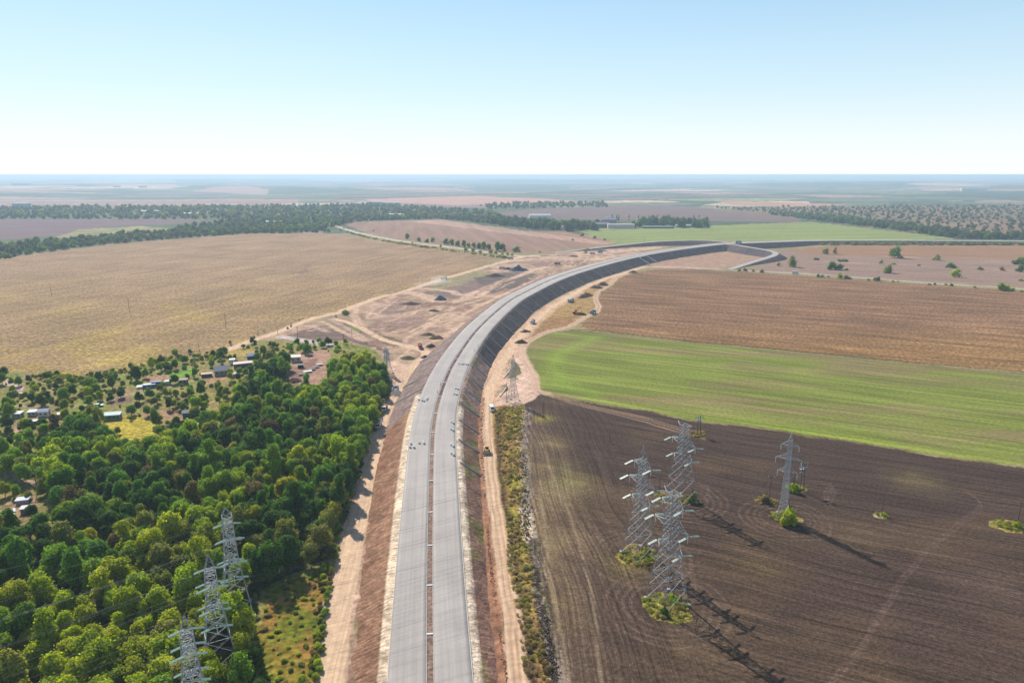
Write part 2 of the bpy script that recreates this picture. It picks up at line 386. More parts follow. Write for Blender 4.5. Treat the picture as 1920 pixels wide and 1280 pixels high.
region([(1046, 1420), (1043, 1290), (1028, 1156), (1010, 1030), (996, 940), (988, 860), (983, 800), (985, 757), (1012, 737), (1100, 753), (1200, 771), (1300, 788), (1400, 802), (1560, 824), (1700, 845), (1920, 876), (2600, 980), (4200, 2400), (1080, 2400)], alb(79, 63, 54), 5)
mp_ = rid == 5
bl, _ = spline([G(u, v)[:2] for u, v in [(1060, 1500), (1050, 1290), (1030, 1156), (1012, 1030), (998, 940), (990, 860), (985, 780)]], 4)
dl = dpoly(X, Y, bl, 80)
put(mp_, alb(118, 96, 78), np.clip(1-dl/22, 0, 1)*.7)
put(mp_, alb(146, 124, 84), np.clip(1-dl/14, 0, 1)*np.clip((fbm(X, Y, 14, 4, 12)-.5)*5, 0, 1)*.55)
put(mp_, alb(112, 90, 66), np.clip((fbm(X, Y, 30, 4, 13)-.52)*5, 0, 1)*.4)
put(mp_, alb(92, 76, 56), np.clip((Y-150)/-60+.2, 0, 1)*.6)
def blob(u, v, r, c, a):
    x0, y0 = G(u, v)[:2]; d = np.hypot(wx-x0, wy-y0)/r; put(d < 2.5, alb(*c), a*np.exp(-d*d)*(.4+1.2*fbm(X, Y, 4, 3, 66)))
blob(1016, 785, 5, (160, 152, 60), .6); blob(1032, 830, 8, (142, 124, 86), .5); blob(1050, 875, 9, (134, 120, 80), .45); blob(1070, 905, 9, (140, 130, 80), .6); blob(1035, 930, 10, (150, 130, 95), .6); blob(1090, 1020, 9, (136, 112, 84), .5); blob(1030, 1010, 7, (160, 140, 100), .5)
blob(1720, 900, 9, (126, 112, 72), .5); blob(1600, 1000, 12, (112, 92, 70), .5); blob(1420, 1060, 12, (116, 96, 66), .5); blob(1175, 1060, 8, (124, 108, 62), .6); blob(1850, 1100, 14, (108, 88, 74), .5); blob(1230, 700+300, 9, (96, 84, 60), .4); blob(1300, 1230, 10, (110, 90, 66), .5)
for pts, c, wd in (([(1010, 733), (1100, 751), (1200, 769.5), (1300, 786.5), (1400, 800.5), (1560, 822.5), (1700, 843.5), (1920, 874.5)], (110, 96, 58), 1.6), ([(938, 482), (900, 500), (840, 522), (760, 549), (700, 568), (640, 585), (560, 608), (500, 630), (430, 655)], (150, 138, 80), 5), ([(1085, 613), (1128, 582), (1122, 562), (1132, 548), (1160, 525), (1190, 511), (1250, 505), (1390, 509.5)], (140, 120, 70), 3)):
    lm, _ = spline([G(u, v)[:2] for u, v in pts], 4.0); dm = dpoly(wx, wy, lm, 14); put(dm < wd*2, alb(*c), np.clip(1-dm/wd/1.5, 0, 1)*np.clip((fbm(X, Y, 7, 3, 73)-.3)*3, 0, 1)*.9)
# strip between service road and ploughed field
region([(985, 757), (983, 800), (988, 860), (996, 940), (1010, 1030), (1028, 1156), (1043, 1290), (1060, 1420), (1000, 1420), (985, 1290), (965, 1180), (945, 1060), (930, 950), (924, 870), (920, 800), (925, 762), (950, 755)], alb(160, 124, 78), 7)
ms = rid == 7
put(ms, alb(158, 146, 52), np.clip((fbm(X, Y, 12, 4, 15)-.43)*5, 0, 1)*.8)
track([(935, 770), (935, 850), (945, 930), (960, 1020), (975, 1130), (1000, 1250), (1015, 1400)], 2.6, alb(84, 62, 52), .9, None, 1.2, cond=ms)
track([(990, 765), (982, 830), (988, 900), (990, 955)], 2.8, alb(96, 84, 76), .9, None, .8)
track([(985, 955), (990, 985), (995, 1014)], 5, alb(205, 180, 160), .95, None, .8)
track([(1000, 1014), (1005, 1045), (1010, 1094), (1022, 1156), (1033, 1208), (1046, 1275), (1062, 1400)], 4.2, alb(82, 70, 62), .95, None, .8)
track([(985, 765), (978, 830), (985, 900), (986, 950)], 3, alb(190, 165, 150), .35, None, 2)
mt = (dpoly(X, Y, spline([G(u, v)[:2] for u, v in [(990, 765), (985, 860), (992, 955), (1005, 1045), (1010, 1094), (1022, 1156), (1033, 1208), (1046, 1275)]], 4)[0], 10) < 2.6) & (fbm(X, Y*.35, 1.3, 3, 77) > .56)
put(mt, alb(160, 142, 128), .6)
for pts in ([(1000, 985), (1012, 1060), (1022, 1130), (1040, 1200), (1056, 1290)], [(1012, 900), (1020, 980), (1032, 1080), (1052, 1190), (1070, 1290)], [(1015, 830), (1040, 900), (1080, 1000), (1110, 1130), (1130, 1290)]):
    track(pts, .8, alb(156, 136, 108), .6, None, .5)
# orchard / gardens / forest floor
mf = region([(-900, 640), (0, 698), (100, 710), (180, 710), (240, 698), (300, 672), (380, 676), (470, 640), (560, 634), (640, 640), (715, 650), (732, 735), (705, 790), (690, 840), (670, 900), (648, 960), (622, 1040), (606, 1100), (592, 1200), (584, 1290), (570, 1500), (-1500, 1500), (-1500, 700)], alb(140, 130, 72), 9)
put(mf, alb(160, 138, 92), np.clip((fbm(X, Y, 18, 4, 21)-.5)*6, 0, 1)*.7)
put(mf, alb(128, 140, 56), np.clip((fbm(X, Y, 11, 4, 22)-.48)*6, 0, 1)*.7)
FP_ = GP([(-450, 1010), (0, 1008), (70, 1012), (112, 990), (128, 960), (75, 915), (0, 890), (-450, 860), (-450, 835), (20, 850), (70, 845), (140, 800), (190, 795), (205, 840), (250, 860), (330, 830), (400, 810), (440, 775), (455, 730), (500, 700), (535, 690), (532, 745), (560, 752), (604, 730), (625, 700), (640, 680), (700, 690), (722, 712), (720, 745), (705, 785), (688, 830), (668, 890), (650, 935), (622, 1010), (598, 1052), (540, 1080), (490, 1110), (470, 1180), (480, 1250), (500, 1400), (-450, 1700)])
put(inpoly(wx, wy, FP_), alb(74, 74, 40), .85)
# grassy clearing near bottom
mc = region([(480, 1190), (500, 1120), (540, 1095), (600, 1075), (612, 1090), (598, 1180), (588, 1290), (580, 1400), (505, 1400)], alb(140, 122, 48), None)
put(mc, alb(108, 120, 36), np.clip((fbm(X, Y, 7, 4, 23)-.45)*5, 0, 1)*.8)
put(mc, alb(158, 112, 62), np.clip((fbm(X, Y, 6, 4, 24)-.55)*6, 0, 1)*.7)
for pts, c in ([[(200, 785), (260, 778), (295, 790), (312, 812), (290, 825), (235, 828), (205, 815)], (186, 165, 62)],
               [[(292, 700), (362, 690), (372, 698), (325, 710)], (110, 150, 52)], [[(262, 705), (300, 702), (330, 712), (300, 720), (270, 718)], (178, 138, 108)],
               [[(265, 775), (330, 765), (350, 790), (320, 800), (285, 790)], (165, 128, 98)], [[(395, 700), (440, 705), (380, 725), (360, 722)], (176, 140, 104)],
               [[(420, 655), (470, 648), (480, 665), (430, 672)], (176, 150, 84)], [[(5, 712), (25, 712), (50, 738), (40, 744), (18, 735)], (200, 170, 160)],
               [[(0, 945), (60, 925), (75, 950), (40, 985), (0, 990)], (165, 135, 105)], [[(90, 960), (120, 945), (130, 960), (105, 1010), (85, 1000)], (160, 140, 80)],
               [[(25, 785), (95, 775), (110, 790), (60, 812), (20, 810)], (150, 128, 96)], [[(200, 745), (245, 738), (255, 752), (205, 765)], (140, 115, 92)],
               [[(340, 798), (380, 790), (400, 800), (370, 812)], (150, 135, 115)], [[(0, 880), (40, 893), (62, 908), (60, 918), (20, 905), (0, 895)], (176, 150, 128)],
               [[(20, 825), (55, 812), (60, 825), (30, 838)], (150, 165, 60)]):
    region(pts, alb(*c), None, .9)
track([(5, 840), (25, 815), (35, 802)], 3.5, alb(190, 160, 130), .9)
track([(20, 760), (110, 765), (185, 755), (260, 735), (330, 722), (400, 700), (440, 690)], 2.6, alb(176, 150, 130), .8)
region([(545, 672), (560, 660), (612, 655), (622, 665), (618, 690), (600, 722), (560, 742), (535, 738), (540, 700)], alb(178, 140, 118), 8)
region([(540, 700), (560, 680), (600, 668), (600, 680), (570, 712), (552, 735), (536, 735)], alb(120, 92, 82), None, .6)
# construction ground
mD = region([(470, 640), (560, 606), (680, 568), (760, 547), (850, 517), (930, 492), (960, 482), (1040, 473), (1180, 460), (1260, 462), (1210, 470), (1170, 480), (1107, 494), (1040, 512), (993, 533), (940, 562), (883, 606), (850, 636), (812, 664), (782, 690), (755, 750), (735, 800), (712, 890), (700, 932), (675, 1126), (665, 1290), (655, 1420), (575, 1420), (588, 1290), (598, 1200), (615, 1080), (648, 960), (676, 880), (700, 800), (722, 760), (735, 735), (728, 690), (705, 655), (640, 642), (560, 634)], alb(178, 148, 122), 8)
put(mD, alb(206, 170, 146), np.clip((fbm(X, Y, 25, 4, 33)-.5)*5, 0, 1)*.8)
put(mD, alb(132, 100, 88), np.clip((fbm(X, Y, 16, 4, 34)-.53)*6, 0, 1)*.7); put(mD, alb(120, 112, 78), np.clip((fbm(X, Y, 30, 4, 39)-.6)*7, 0, 1)*.5)
for pts, c in ([[(690, 625), (700, 600), (760, 590), (800, 596), (785, 615), (740, 625), (715, 622)], (158, 128, 112)], [[(697, 582), (740, 566), (790, 568), (770, 584), (720, 594)], (154, 126, 112)],
               [[(515, 634), (560, 620), (600, 612), (660, 632), (720, 655), (735, 668), (700, 650), (640, 640), (560, 640)], (112, 90, 84)], [[(640, 596), (690, 610), (730, 630), (770, 648), (740, 652), (690, 630), (650, 612)], (120, 100, 82)],
               [[(800, 548), (860, 530), (916, 515), (960, 508), (1005, 512), (995, 525), (980, 540), (916, 553), (850, 560)], (132, 110, 102)], [[(880, 520), (930, 512), (1000, 512), (985, 535), (930, 548)], (108, 96, 88)],
               [[(800, 540), (850, 520), (900, 508), (925, 510), (870, 530), (820, 548)], (150, 140, 100)], [[(1000, 492), (1100, 488), (1060, 497), (1000, 500)], (150, 118, 110)]):
    region(pts, alb(*c), None, .85)
region([(660, 610), (680, 618), (668, 625), (655, 618)], alb(120, 140, 60), None, .8)
dust = alb(224, 190, 156); dust2 = alb(214, 178, 152)
def c5(l): return [(480+a/4, 560+b/4) for a, b in l]
def c2(l): return [(640+a/3, 300+b/3) for a, b in l]
track(c5([(-200, 380), (0, 300), (150, 250), (420, 150), (620, 100), (800, 30), (950, -20)])+c2([(330, 745), (600, 660), (900, 575), (1010, 545)]), 8, dust, 1, 10, 1.5)
track(c5([(590, 150), (700, 180), (800, 220), (900, 280), (1000, 320), (1120, 350), (1240, 380)]), 6, dust, 1, 10, 1)
track(c5([(1120, 350), (1240, 380), (1275, 420), (1200, 490), (1120, 570), (1060, 680), (1000, 760), (960, 830), (930, 930)])+[(697, 860), (687, 916), (674, 965), (653, 1045), (636, 1126), (619, 1280), (605, 1420)], 7.4, dust, 1, 10, .8)
for l, wd in ((c5([(740, 70), (735, 150), (790, 215), (900, 290)]), 4), (c5([(760, 60), (765, 140), (830, 220)]), 2), (c5([(870, 90), (830, 150), (1000, 125), (1200, 95), (1480, 60)]), 3.5), (c5([(1480, 60), (1350, 130), (1250, 205), (1100, 240), (950, 270)]), 3),
              (c5([(1120, 350), (1130, 300), (1250, 235), (1400, 130), (1500, 60), (1700, 5)]), 4), (c5([(1240, 380), (1300, 330), (1450, 260), (1560, 180)]), 4), (c5([(1040, 470), (1130, 400), (1170, 365)]), 3), (c5([(1040, 460), (1090, 530), (1140, 560)]), 4),
              (c5([(500, 170), (560, 200), (640, 250), (800, 320)]), 4), (c2([(360, 740), (450, 760), (560, 790), (700, 780), (800, 740)]), 16), (c2([(430, 720), (600, 735), (700, 760), (860, 700), (1000, 650), (1150, 600)]), 10),
              (c2([(900, 575), (1050, 560), (1200, 555), (1500, 560)]), 12), (c2([(1000, 540), (1250, 545), (1500, 545), (1650, 520)]), 7), (c2([(870, 600), (1000, 620), (1100, 615)]), 16), (c2([(600, 920), (700, 860), (900, 760), (1060, 690), (1250, 620)]), 5), (c2([(1300, 520), (1500, 510), (1750, 495)]), 16),
              ([(1080, 478), (1180, 470), (1290, 462)], 14), (c5([(1000, 540), (1060, 500), (1090, 560), (1010, 700)]), 9)):
    track(l, wd, dust2, .8, None, 1.2, False, mD)
track([(525, 631), (560, 636), (622, 648)], 9, alb(206, 188, 178), .9, None, 1.5)
for l in (c5([(420, 200), (540, 250)]), c5([(400, 240), (500, 225)]), c5([(560, 150), (700, 230), (830, 310)])): track(l, 5, alb(190, 160, 140), .8)
for k in range(170):   # wheel tracks
    u0 = RS.uniform(690, 1130); v0 = np.interp(u0, [690, 800, 900, 1000, 1130], [610, 600, 560, 520, 485])+RS.uniform(-28, 22)*(1-.6*(u0-690)/440)
    a0 = RS.uniform(-.2, .2)-.35; L = RS.uniform(15, 55)*(1-.5*(u0-690)/440)
    l = [(u0+t*L*math.cos(a0), v0+t*L*math.sin(a0)*.9+8*math.sin(t*3+k)*.3) for t in (0, .33, .66, 1)]
    track(l, RS.uniform(1, 2.4), dust if k % 2 else alb(128, 98, 84), .7, None, .8, False, mD)
# right service road and dirt apron
region([(918, 760), (914, 735), (925, 705), (948, 672), (960, 652), (985, 642), (978, 655), (982, 675), (992, 690), (1000, 705), (1004, 730), (1012, 738), (1000, 750), (984, 757), (950, 756), (930, 764)], alb(222, 186, 162), 8)
region([(950, 765), (935, 745), (960, 735), (1000, 740), (985, 755)], alb(200, 168, 146), None, .8)
for pts in ([(940, 690), (946, 676), (965, 672), (975, 685), (978, 698), (960, 708), (944, 708)], [(932, 735), (936, 720), (946, 718), (950, 728), (938, 745), (930, 748)]): region(pts, alb(128, 112, 74), 7)
region([(950, 650), (975, 628), (1000, 604), (1030, 578), (1060, 560), (1100, 540), (1140, 524), (1165, 515), (1150, 530), (1122, 548), (1115, 562), (1124, 580), (1100, 594), (1060, 614), (1020, 624), (990, 640), (970, 652)], alb(176, 140, 92), 7)
put(inpoly(wx, wy, GP([(1000, 600), (1090, 590), (1060, 610), (1020, 622), (985, 640), (975, 640)])), alb(160, 116, 84), .7)
rs_px = [(985, 1420), (972, 1280), (961, 1158), (948, 1081), (935, 997), (922, 900), (919, 877), (914, 826), (912.6, 791), (914, 757), (917, 727), (930, 702), (941, 681), (953, 661), (972, 632), (993, 611), (1012, 593), (1034, 575), (1059, 561), (1080, 549), (1106, 534.5), (1141, 521), (1179, 509.5), (1209, 501), (1277, 501), (1332, 504)]
track(rs_px[9:20], 15, alb(218, 178, 148), .9, None, 2); track(rs_px[18:], 9, alb(216, 180, 158), .9, None, 2)
track([(952, 1420), (945, 1280), (940, 1216), (929, 1145), (921, 1081), (914.7, 997), (908, 900), (902, 840), (904, 770), (907, 735)], 5.5, alb(168, 122, 94), 1, 8, 1)
track(rs_px, 5.2, dust, 1, 10, .7)
for q in (-1.4, 1.4):
    track([(u+q*1280/(H*1.5)*.5, v) for u, v in rs_px[:10]], .7, alb(160, 116, 90), .6, None, .4)
t2 = [(1190, 509), (1179, 512), (1156, 521), (1141, 534), (1122, 547), (1117, 559), (1123, 575), (1118, 585), (1104, 591), (1076, 607), (1047, 617), (1019, 624), (995, 636), (982, 650), (980, 665), (990, 682), (997, 697), (1003, 715), (1008, 732), (1025, 737), (1080, 753), (1200, 781), (1260, 797), (1320, 812)]
track(t2[:20], 5.5, dust2, .95, 10, .8); track(t2[:14], 1, alb(150, 108, 84), .7, None, .5)
for dv in (0, 3, 7): track([(u, v+dv*(.4+(u-1000)/300)) for u, v in t2[18:]], 1.1, alb(170, 140, 112), .7, None, .6)
for pts in ([(1545, 1290), (1620, 1200), (1700, 1070), (1780, 990), (1830, 955), (1835, 935), (1810, 920)], [(1555, 905), (1545, 925), (1560, 950), (1700, 985)], [(1500, 905), (1530, 900), (1560, 912), (1555, 930), (1545, 950)], [(1310, 905), (1330, 915), (1320, 935)], [(1280, 1060), (1295, 1075), (1300, 1110), (1290, 1130), (1280, 1100), (1280, 1070)]):
    for dv in (0, 5): track([(u+dv, v+dv) for u, v in pts], .5, alb(130, 106, 94), .38, None, .35, False, mp_)
# grassy feet of the pylons
def ring(u, v, ra, wd, c, a): 
    x0, y0 = G(u, v)[:2]; d = np.hypot(wx*.5+X*.5-x0, wy*.5+Y*.5-y0); put((np.abs(d-ra) < wd) & mp_, c, a)
for (u, v, ra) in ((1250, 1135, 8.5), (1197, 1042, 7.5), (1272, 934, 8.5), (1471, 972, 6)):
    for q in (1.2, 2.4, 3.7, 5.2): ring(u, v, ra+q*1.8, .5, alb(128, 106, 88), .28)
feet = [(1250, 1135, 7.6, (150, 138, 62)), (1197, 1042, 6.8, (160, 136, 70)), (1258, 932, 6.0, (158, 128, 72)), (1290, 937, 4.5, (120, 120, 46)), (1469, 970, 5.2, (160, 146, 84)), (1435, 938, 4.5, (150, 122, 76)), (1307, 813, 5, (130, 100, 72)), (1651, 966, 2.6, (176, 156, 112)), (1892, 985, 5.5, (170, 152, 80)), (1490, 915, 4, (120, 116, 50))]
for u, v, ra, c in feet:
    x0, y0 = G(u, v)[:2]; rr_f = ra*(.65+.7*fbm(X, Y, 4.5, 3, 29)); put(np.hypot(wx-x0, (wy-y0)*1.15) < rr_f, alb(*c), .95, 7)
# local roads
asph = alb(186, 176, 170)
track([(575, 405), (600, 414), (640, 427), (673, 437), (723, 447), (773, 455), (840, 463), (907, 472), (973, 480), (1007, 479)], 9, alb(216, 200, 184), 1, 14, 2.5)
track([(1180, 500), (1277, 501), (1387, 507), (1496, 512.5), (1595, 519), (1709, 528), (1824, 535.5), (1920, 541.5), (2300, 565)], 6.5, asph, 1, 14, 1)
track([(1370, 508), (1480, 516), (1590, 523), (1720, 532), (1920, 546)], 3, alb(160, 140, 80), .8, None, 1.5)
for pts in ([(1480, 473), (1700, 482), (1920, 492)], [(1450, 485), (1600, 493), (1700, 497), (1920, 508)]): track(pts, 2.5, alb(196, 162, 132), .7, None, 2)
track([(1085, 432), (1180, 428), (1330, 427)], 7, alb(170, 160, 150), .8, None, 4)
col = np.clip(col, .01, .9)
Z = terr(X, Y)
deep = (rid == 8) | (rid == 7); Z = Z+np.where(deep, (fbm(X, Y, 5, 3, 55)-.5)*.8, 0)
Z = Z+np.where(rid == 10, -.15, 0)
# keep ground under the embankment low
dc = dpoly(X, Y, CL[:, :2][::4], 40); Z = np.where(dc < 9, -.8, Z)
V = np.stack([X, Y, Z], 1)
ii = np.arange(nr-1)[:, None]*nth+np.arange(nth-1)[None, :]
Fq = np.stack([ii, ii+1, ii+1+nth, ii+nth], -1).reshape(-1, 4)[:, ::-1]
fr = rid[Fq[:, 0]]
a_row = math.atan2(*(GP([(1920, 873)])[0]-GP([(1100, 750)])[0])[::-1])
a_corn = math.atan2(*(GP([(1920, 697)])[0]-GP([(1280, 638)])[0])[::-1])
a_left = math.atan2(*(GP([(938, 481)])[0]-GP([(560, 606)])[0])[::-1])
a_road = math.pi/2+.08
def ploughmat():
    m, nt, b = newmat('ploughed_soil'); b.inputs['Roughness'].default_value = .95; b.inputs['Specular IOR Level'].default_value = .05
    at = N(nt, 'ShaderNodeAttribute', attribute_name='Col'); g = N(nt, 'ShaderNodeNewGeometry'); vec = g.outputs['Position']
    wn = N(nt, 'ShaderNodeTexNoise'); wn.inputs['Scale'].default_value = .012; wn.inputs['Detail'].default_value = 1; nt.links.new(vec, wn.inputs['Vector'])
    wa = N(nt, 'ShaderNodeVectorMath', operation='MULTIPLY_ADD'); nt.links.new(wn.outputs['Color'], wa.inputs[0]); wa.inputs[1].default_value = (16, 16, 0); nt.links.new(vec, wa.inputs[2]); v2 = wa.outputs[0]
    s1 = stripes(nt, v2, a_row, .02, .9, .36, .64, (.66, 1.36)); s1b = stripes(nt, v2, a_row, .01, .22, .35, .65, (.84, 1.16))
    s2 = stripes(nt, v2, a_road, .02, 1.1, .36, .64, (.66, 1.36))
    sx_ = N(nt, 'ShaderNodeSeparateXYZ'); nt.links.new(v2, sx_.inputs[0]); mr = N(nt, 'ShaderNodeMapRange'); mr.inputs[1].default_value = 45; mr.inputs[2].default_value = 62
    nt.links.new(sx_.outputs[0], mr.inputs[0])
    mx = N(nt, 'ShaderNodeMix'); nt.links.new(mr.outputs[0], mx.inputs[0]); nt.links.new(s2, mx.inputs[2]); nt.links.new(s1, mx.inputs[3])
    c = mulcol(nt, at.outputs['Color'], mx.outputs[0]); c = mulcol(nt, c, s1b)
    c = mulcol(nt, c, noise_fac(nt, vec, .9, 4, .36, .64, (.68, 1.32))); c = mulcol(nt, c, noise_fac(nt, vec, 2.6, 3, .36, .64, (.66, 1.34)))
    sp = noise_fac(nt, vec, 1.7, 2, .735, .77, (0, .8)); c = mixc(nt, sp, c, alb(200, 180, 160))
    nt.links.new(c, b.inputs['Base Color'])
    bp = N(nt, 'ShaderNodeBump'); bp.inputs['Distance'].default_value = .12; nt.links.new(mx.outputs[0], bp.inputs['Height']); nt.links.new(bp.outputs[0], b.inputs['Normal'])
    return m
regs = {
 0: ('ground', groundmat('dry_grass', [('n', .5, .7, 1.3), ('n', .05, .85, 1.15)]), 'structure'),
 1: ('dry_crop_field', groundmat('dry_crop', [('n', .38, .5, 1.45), ('n', 1.1, .66, 1.34), ('s', a_left, .01, .09, .85, 1.15), ('s', 0.0, .02, .3, .82, 1.18), ('n', .015, .88, 1.12)], .5, .8), 'structure'),
 2: ('corn_field', groundmat('ripe_corn', [('s', a_corn, .012, .10, .68, 1.3), ('s', a_corn+.02, .03, .5, .75, 1.25), ('n', .45, .48, 1.52), ('n', .01, .9, 1.1)], .5, .8), 'structure'),
 3: ('green_field', groundmat('winter_wheat', [('s', a_row, .012, .30, .74, 1.26), ('s', a_row, .01, .06, .85, 1.15), ('n', .6, .78, 1.22)], .1), 'structure'),
 4: ('green_field', groundmat('far_wheat', [('s', .2, .004, .03, .85, 1.15), ('n', .1, .9, 1.1)], 0), 'structure'),
 5: ('ploughed_field', ploughmat(), 'structure'),
 6: ('stubble_field', groundmat('stubble', [('s', a_corn+.1, .01, .12, .8, 1.2), ('n', .3, .8, 1.2)], .1), 'structure'),
 7: ('weedy_verge', groundmat('weeds', [('n', .7, .45, 1.5), ('n', .15, .75, 1.25), ('tint', .25, (.8, 1.1, .6), 0, .5, .7)], .5, 1.2), 'structure'),
 8: ('construction_ground', groundmat('graded_soil', [('n', .12, .78, 1.2), ('n', .6, .78, 1.22), ('s', .9, .03, .5, .85, 1.15)], .25, .5), 'structure'),
 9: ('garden_ground', groundmat('garden_soil', [('n', .5, .55, 1.45), ('n', .1, .8, 1.2)], .3), 'structure'),
 10: ('dirt_road', groundmat('dusty_track', [('n', .4, .85, 1.12), ('s', a_road, .03, 1.3, .86, 1.12)], .08), 'structure'),
 11: ('plain', groundmat('distant_land', [('n', .02, .7, 1.3), ('n', .1, .8, 1.2)], 0), 'structure'),
 12: ('far_fields', groundmat('distant_field', [('n', .01, .9, 1.1), ('n', .1, .92, 1.08)], 0), 'structure'),
 13: ('brown_field', groundmat('harvested_field', [('s', a_left+.5, .003, .05, .85, 1.15), ('n', .1, .88, 1.12)], 0), 'structure'),
 14: ('local_road', groundmat('old_asphalt', [('n', .2, .92, 1.08)], 0), 'structure')}
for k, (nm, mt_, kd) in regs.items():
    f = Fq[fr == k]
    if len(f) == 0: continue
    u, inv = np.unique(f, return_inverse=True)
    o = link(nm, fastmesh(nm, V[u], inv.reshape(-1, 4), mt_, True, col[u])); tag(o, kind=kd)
# ------------------------------------------------------------------ lofts: embankment and roads
def loft(name, mat, center, Nn, cols, parent=None, colf=None, noise=0):
    """cols: list of (offset array, z array)"""
    vs = np.stack([np.concatenate([center[:, :2]+Nn*o[:, None], z[:, None]], 1) for o, z in cols], 1)
    n, m_ = vs.shape[:2]
    if noise: 
        dz = (fbm(vs[..., 0].ravel(), vs[..., 1].ravel(), 2.2, 3, 88).reshape(n, m_)-.5)*noise; dz[:, 0] = 0; dz[:, -1] = 0; vs[..., 2] += dz
    v = vs.reshape(-1, 3); i = np.arange(n-1)[:, None]*m_+np.arange(m_-1)[None]
    f = np.stack([i, i+1, i+1+m_, i+m_], -1).reshape(-1, 4)
    c = colf(v, np.repeat(np.arange(n), m_), np.tile(np.arange(m_), n)) if colf else None
    o = link(name, fastmesh(name, v, f, mat, noise > 0, c), parent); return o
cz = CL[:, 2]
iA = s_at_v(752, -HW); iB = s_at_v(664, HW)
def sm(a, b, x): return np.clip((x-a)/(b-a), 0, 1)
def side_cols(off, side, n=16):
    res = []; e0 = HW-.3; e1 = HW+1.7
    for k in range(n+1):
        t = k/n
        if k == 0: o = np.full(len(S), e0); z = cz-.05
        else:
            t = (k-1)/(n-1); o = e1+(off-e1)*t; z = (cz-.12)*(1-t)+(-.6)*t
        res.append((o*side, z))
    return res
def colL(v, i, j):
    x, y = v[:, 0], v[:, 1]; c = np.zeros((len(v), 3)); n = fbm(x, y, 5, 4, 101)
    a = alb(152, 116, 92); b = alb(138, 118, 110); far_ = alb(150, 118, 108)
    s = S[i]; jag = (fbm(x, y, 30, 2, 8)-.5)*22+j*1.6
    t = sm(S[iA]-14, S[iA]-8, s+jag-10)[:, None]; c = a*(1-t)+b*t
    t = sm(650, 760, s)[:, None]; c = c*(1-t)+far_*t
    c = c*(0.8+.4*n)[:, None]
    d = np.where((s < S[iA]) & (j > 5), np.clip((fbm(x, y*.4, 7, 3, 44)-.5)*5, 0, 1)*.5, 0)[:, None]; c = c*(1-d)+alb(128, 88, 72)*d
    t = ((j <= 2)*np.clip(.4+(fbm(x, y, 3, 3, 5))*1.2, 0, 1)*(s < S[iA]+10))[:, None]; c = c*(1-t)+alb(226, 202, 172)*t
    return c
def colR(v, i, j):
    x, y = v[:, 0], v[:, 1]; n = fbm(x, y, 4, 4, 103); s = S[i]
    c = np.repeat(alb(142, 108, 92)[None], len(v), 0)
    t = sm(S[s_at_v(770)], S[s_at_v(740)], s)[:, None]; c = c*(1-t)+alb(166, 136, 122)*t
    t = sm(S[iB]-1, S[iB]+1, s)[:, None]; c = c*(1-t)+alb(100, 90, 88)*t
    g = (np.clip((fbm(x, y, 9, 3, 107)-.55)*6, 0, 1)*.7*(s < S[iB]))[:, None]; c = c*(1-g)+alb(122, 122, 60)*g
    c = c*(0.7+.6*n)[:, None]
    t = ((j <= 3)*np.clip(1.15-j*.2+(fbm(x, y, 2.5, 3, 5)-.5)*1.4, 0, 1)*(s < S[s_at_v(760)]))[:, None]; c = c*(1-t)+alb(226, 204, 178)*t
    t = ((j >= 14)*np.clip((fbm(x, y, 5, 3, 15)-.35)*3, 0, 1)*(s < S[iB]))[:, None]; c = c*(1-t)+alb(176, 120, 90)*t
    return c
M_slope = groundmat('embankment_soil', [('n', .5, .72, 1.28), ('n', 1.6, .8, 1.2), ('s', .35, .12, 1.4, .70, 1.30), ('n', .18, .8, 1.2)], .4, .9)
o = loft('embankment_slope', M_slope, CL, NR, side_cols(OL, -1), None, colL, .5); tag(o, kind='structure')
o.data.flip_normals()
o = loft('embankment_slope', M_slope, CL, NR, side_cols(OR, 1), None, colR, .5); tag(o, kind='structure')
# carriageways
def roadmat(name, c, sdir=True):
    m, nt, b = newmat(name); b.inputs['Roughness'].default_value = .85; b.inputs['Specular IOR Level'].default_value = .25
    at = N(nt, 'ShaderNodeAttribute', attribute_name='Col'); g = N(nt, 'ShaderNodeNewGeometry')
    # Col.r carries the distance across the lane, Col.g along the road (metres/1000)
    m2 = N(nt, 'ShaderNodeVectorMath', operation='MULTIPLY'); m2.inputs[1].default_value = (1000*1.3, 1000*.012, 0); nt.links.new(at.outputs['Vector'], m2.inputs[0])
    f = noise_fac(nt, m2.outputs[0], 1, 3, .3, .7, (.86, 1.1)); f2 = noise_fac(nt, g.outputs['Position'], .08, 4, .34, .66, (.90, 1.07)); f3 = noise_fac(nt, g.outputs['Position'], 2.5, 3, .3, .7, (.95, 1.05))
    rgb = N(nt, 'ShaderNodeRGB'); rgb.outputs[0].default_value = (*[float(q) for q in c], 1)
    nt.links.new(mulcol(nt, mulcol(nt, mulcol(nt, rgb.outputs[0], f), f2), f3), b.inputs['Base Color']); return m
M_road = roadmat('pale_asphalt', alb(184, 175, 167))
def uvcol(v, i, j): return np.stack([j*.001*1.2, S[i]*.001, 0*S[i]], 1)
def ribbon(name, mat, o0, o1, z, n=8, smax=None, thick=None):
    sel = slice(0, smax); c = CL[sel]; nn = NR[sel]
    cols = [(np.full(len(c), o0+(o1-o0)*k/n), c[:, 2]+z) for k in range(n+1)]
    if thick: cols = [(cols[0][0], cols[0][1]-thick)]+cols+[(cols[-1][0], cols[-1][1]-thick)]
    return loft(name, mat, c, nn, cols, None, uvcol)
E_ = s_at_v(457); E_ = len(S)
for (a, b) in ((-HW, -.85), (.85, HW)):
    o = ribbon('carriageway', M_road, a, b, .05, 8, None, .3); tag(o, kind='structure')
M_med = groundmat('median_soil', [('n', 1.0, .6, 1.4), ('n', .2, .8, 1.2)], .2, 1.5)
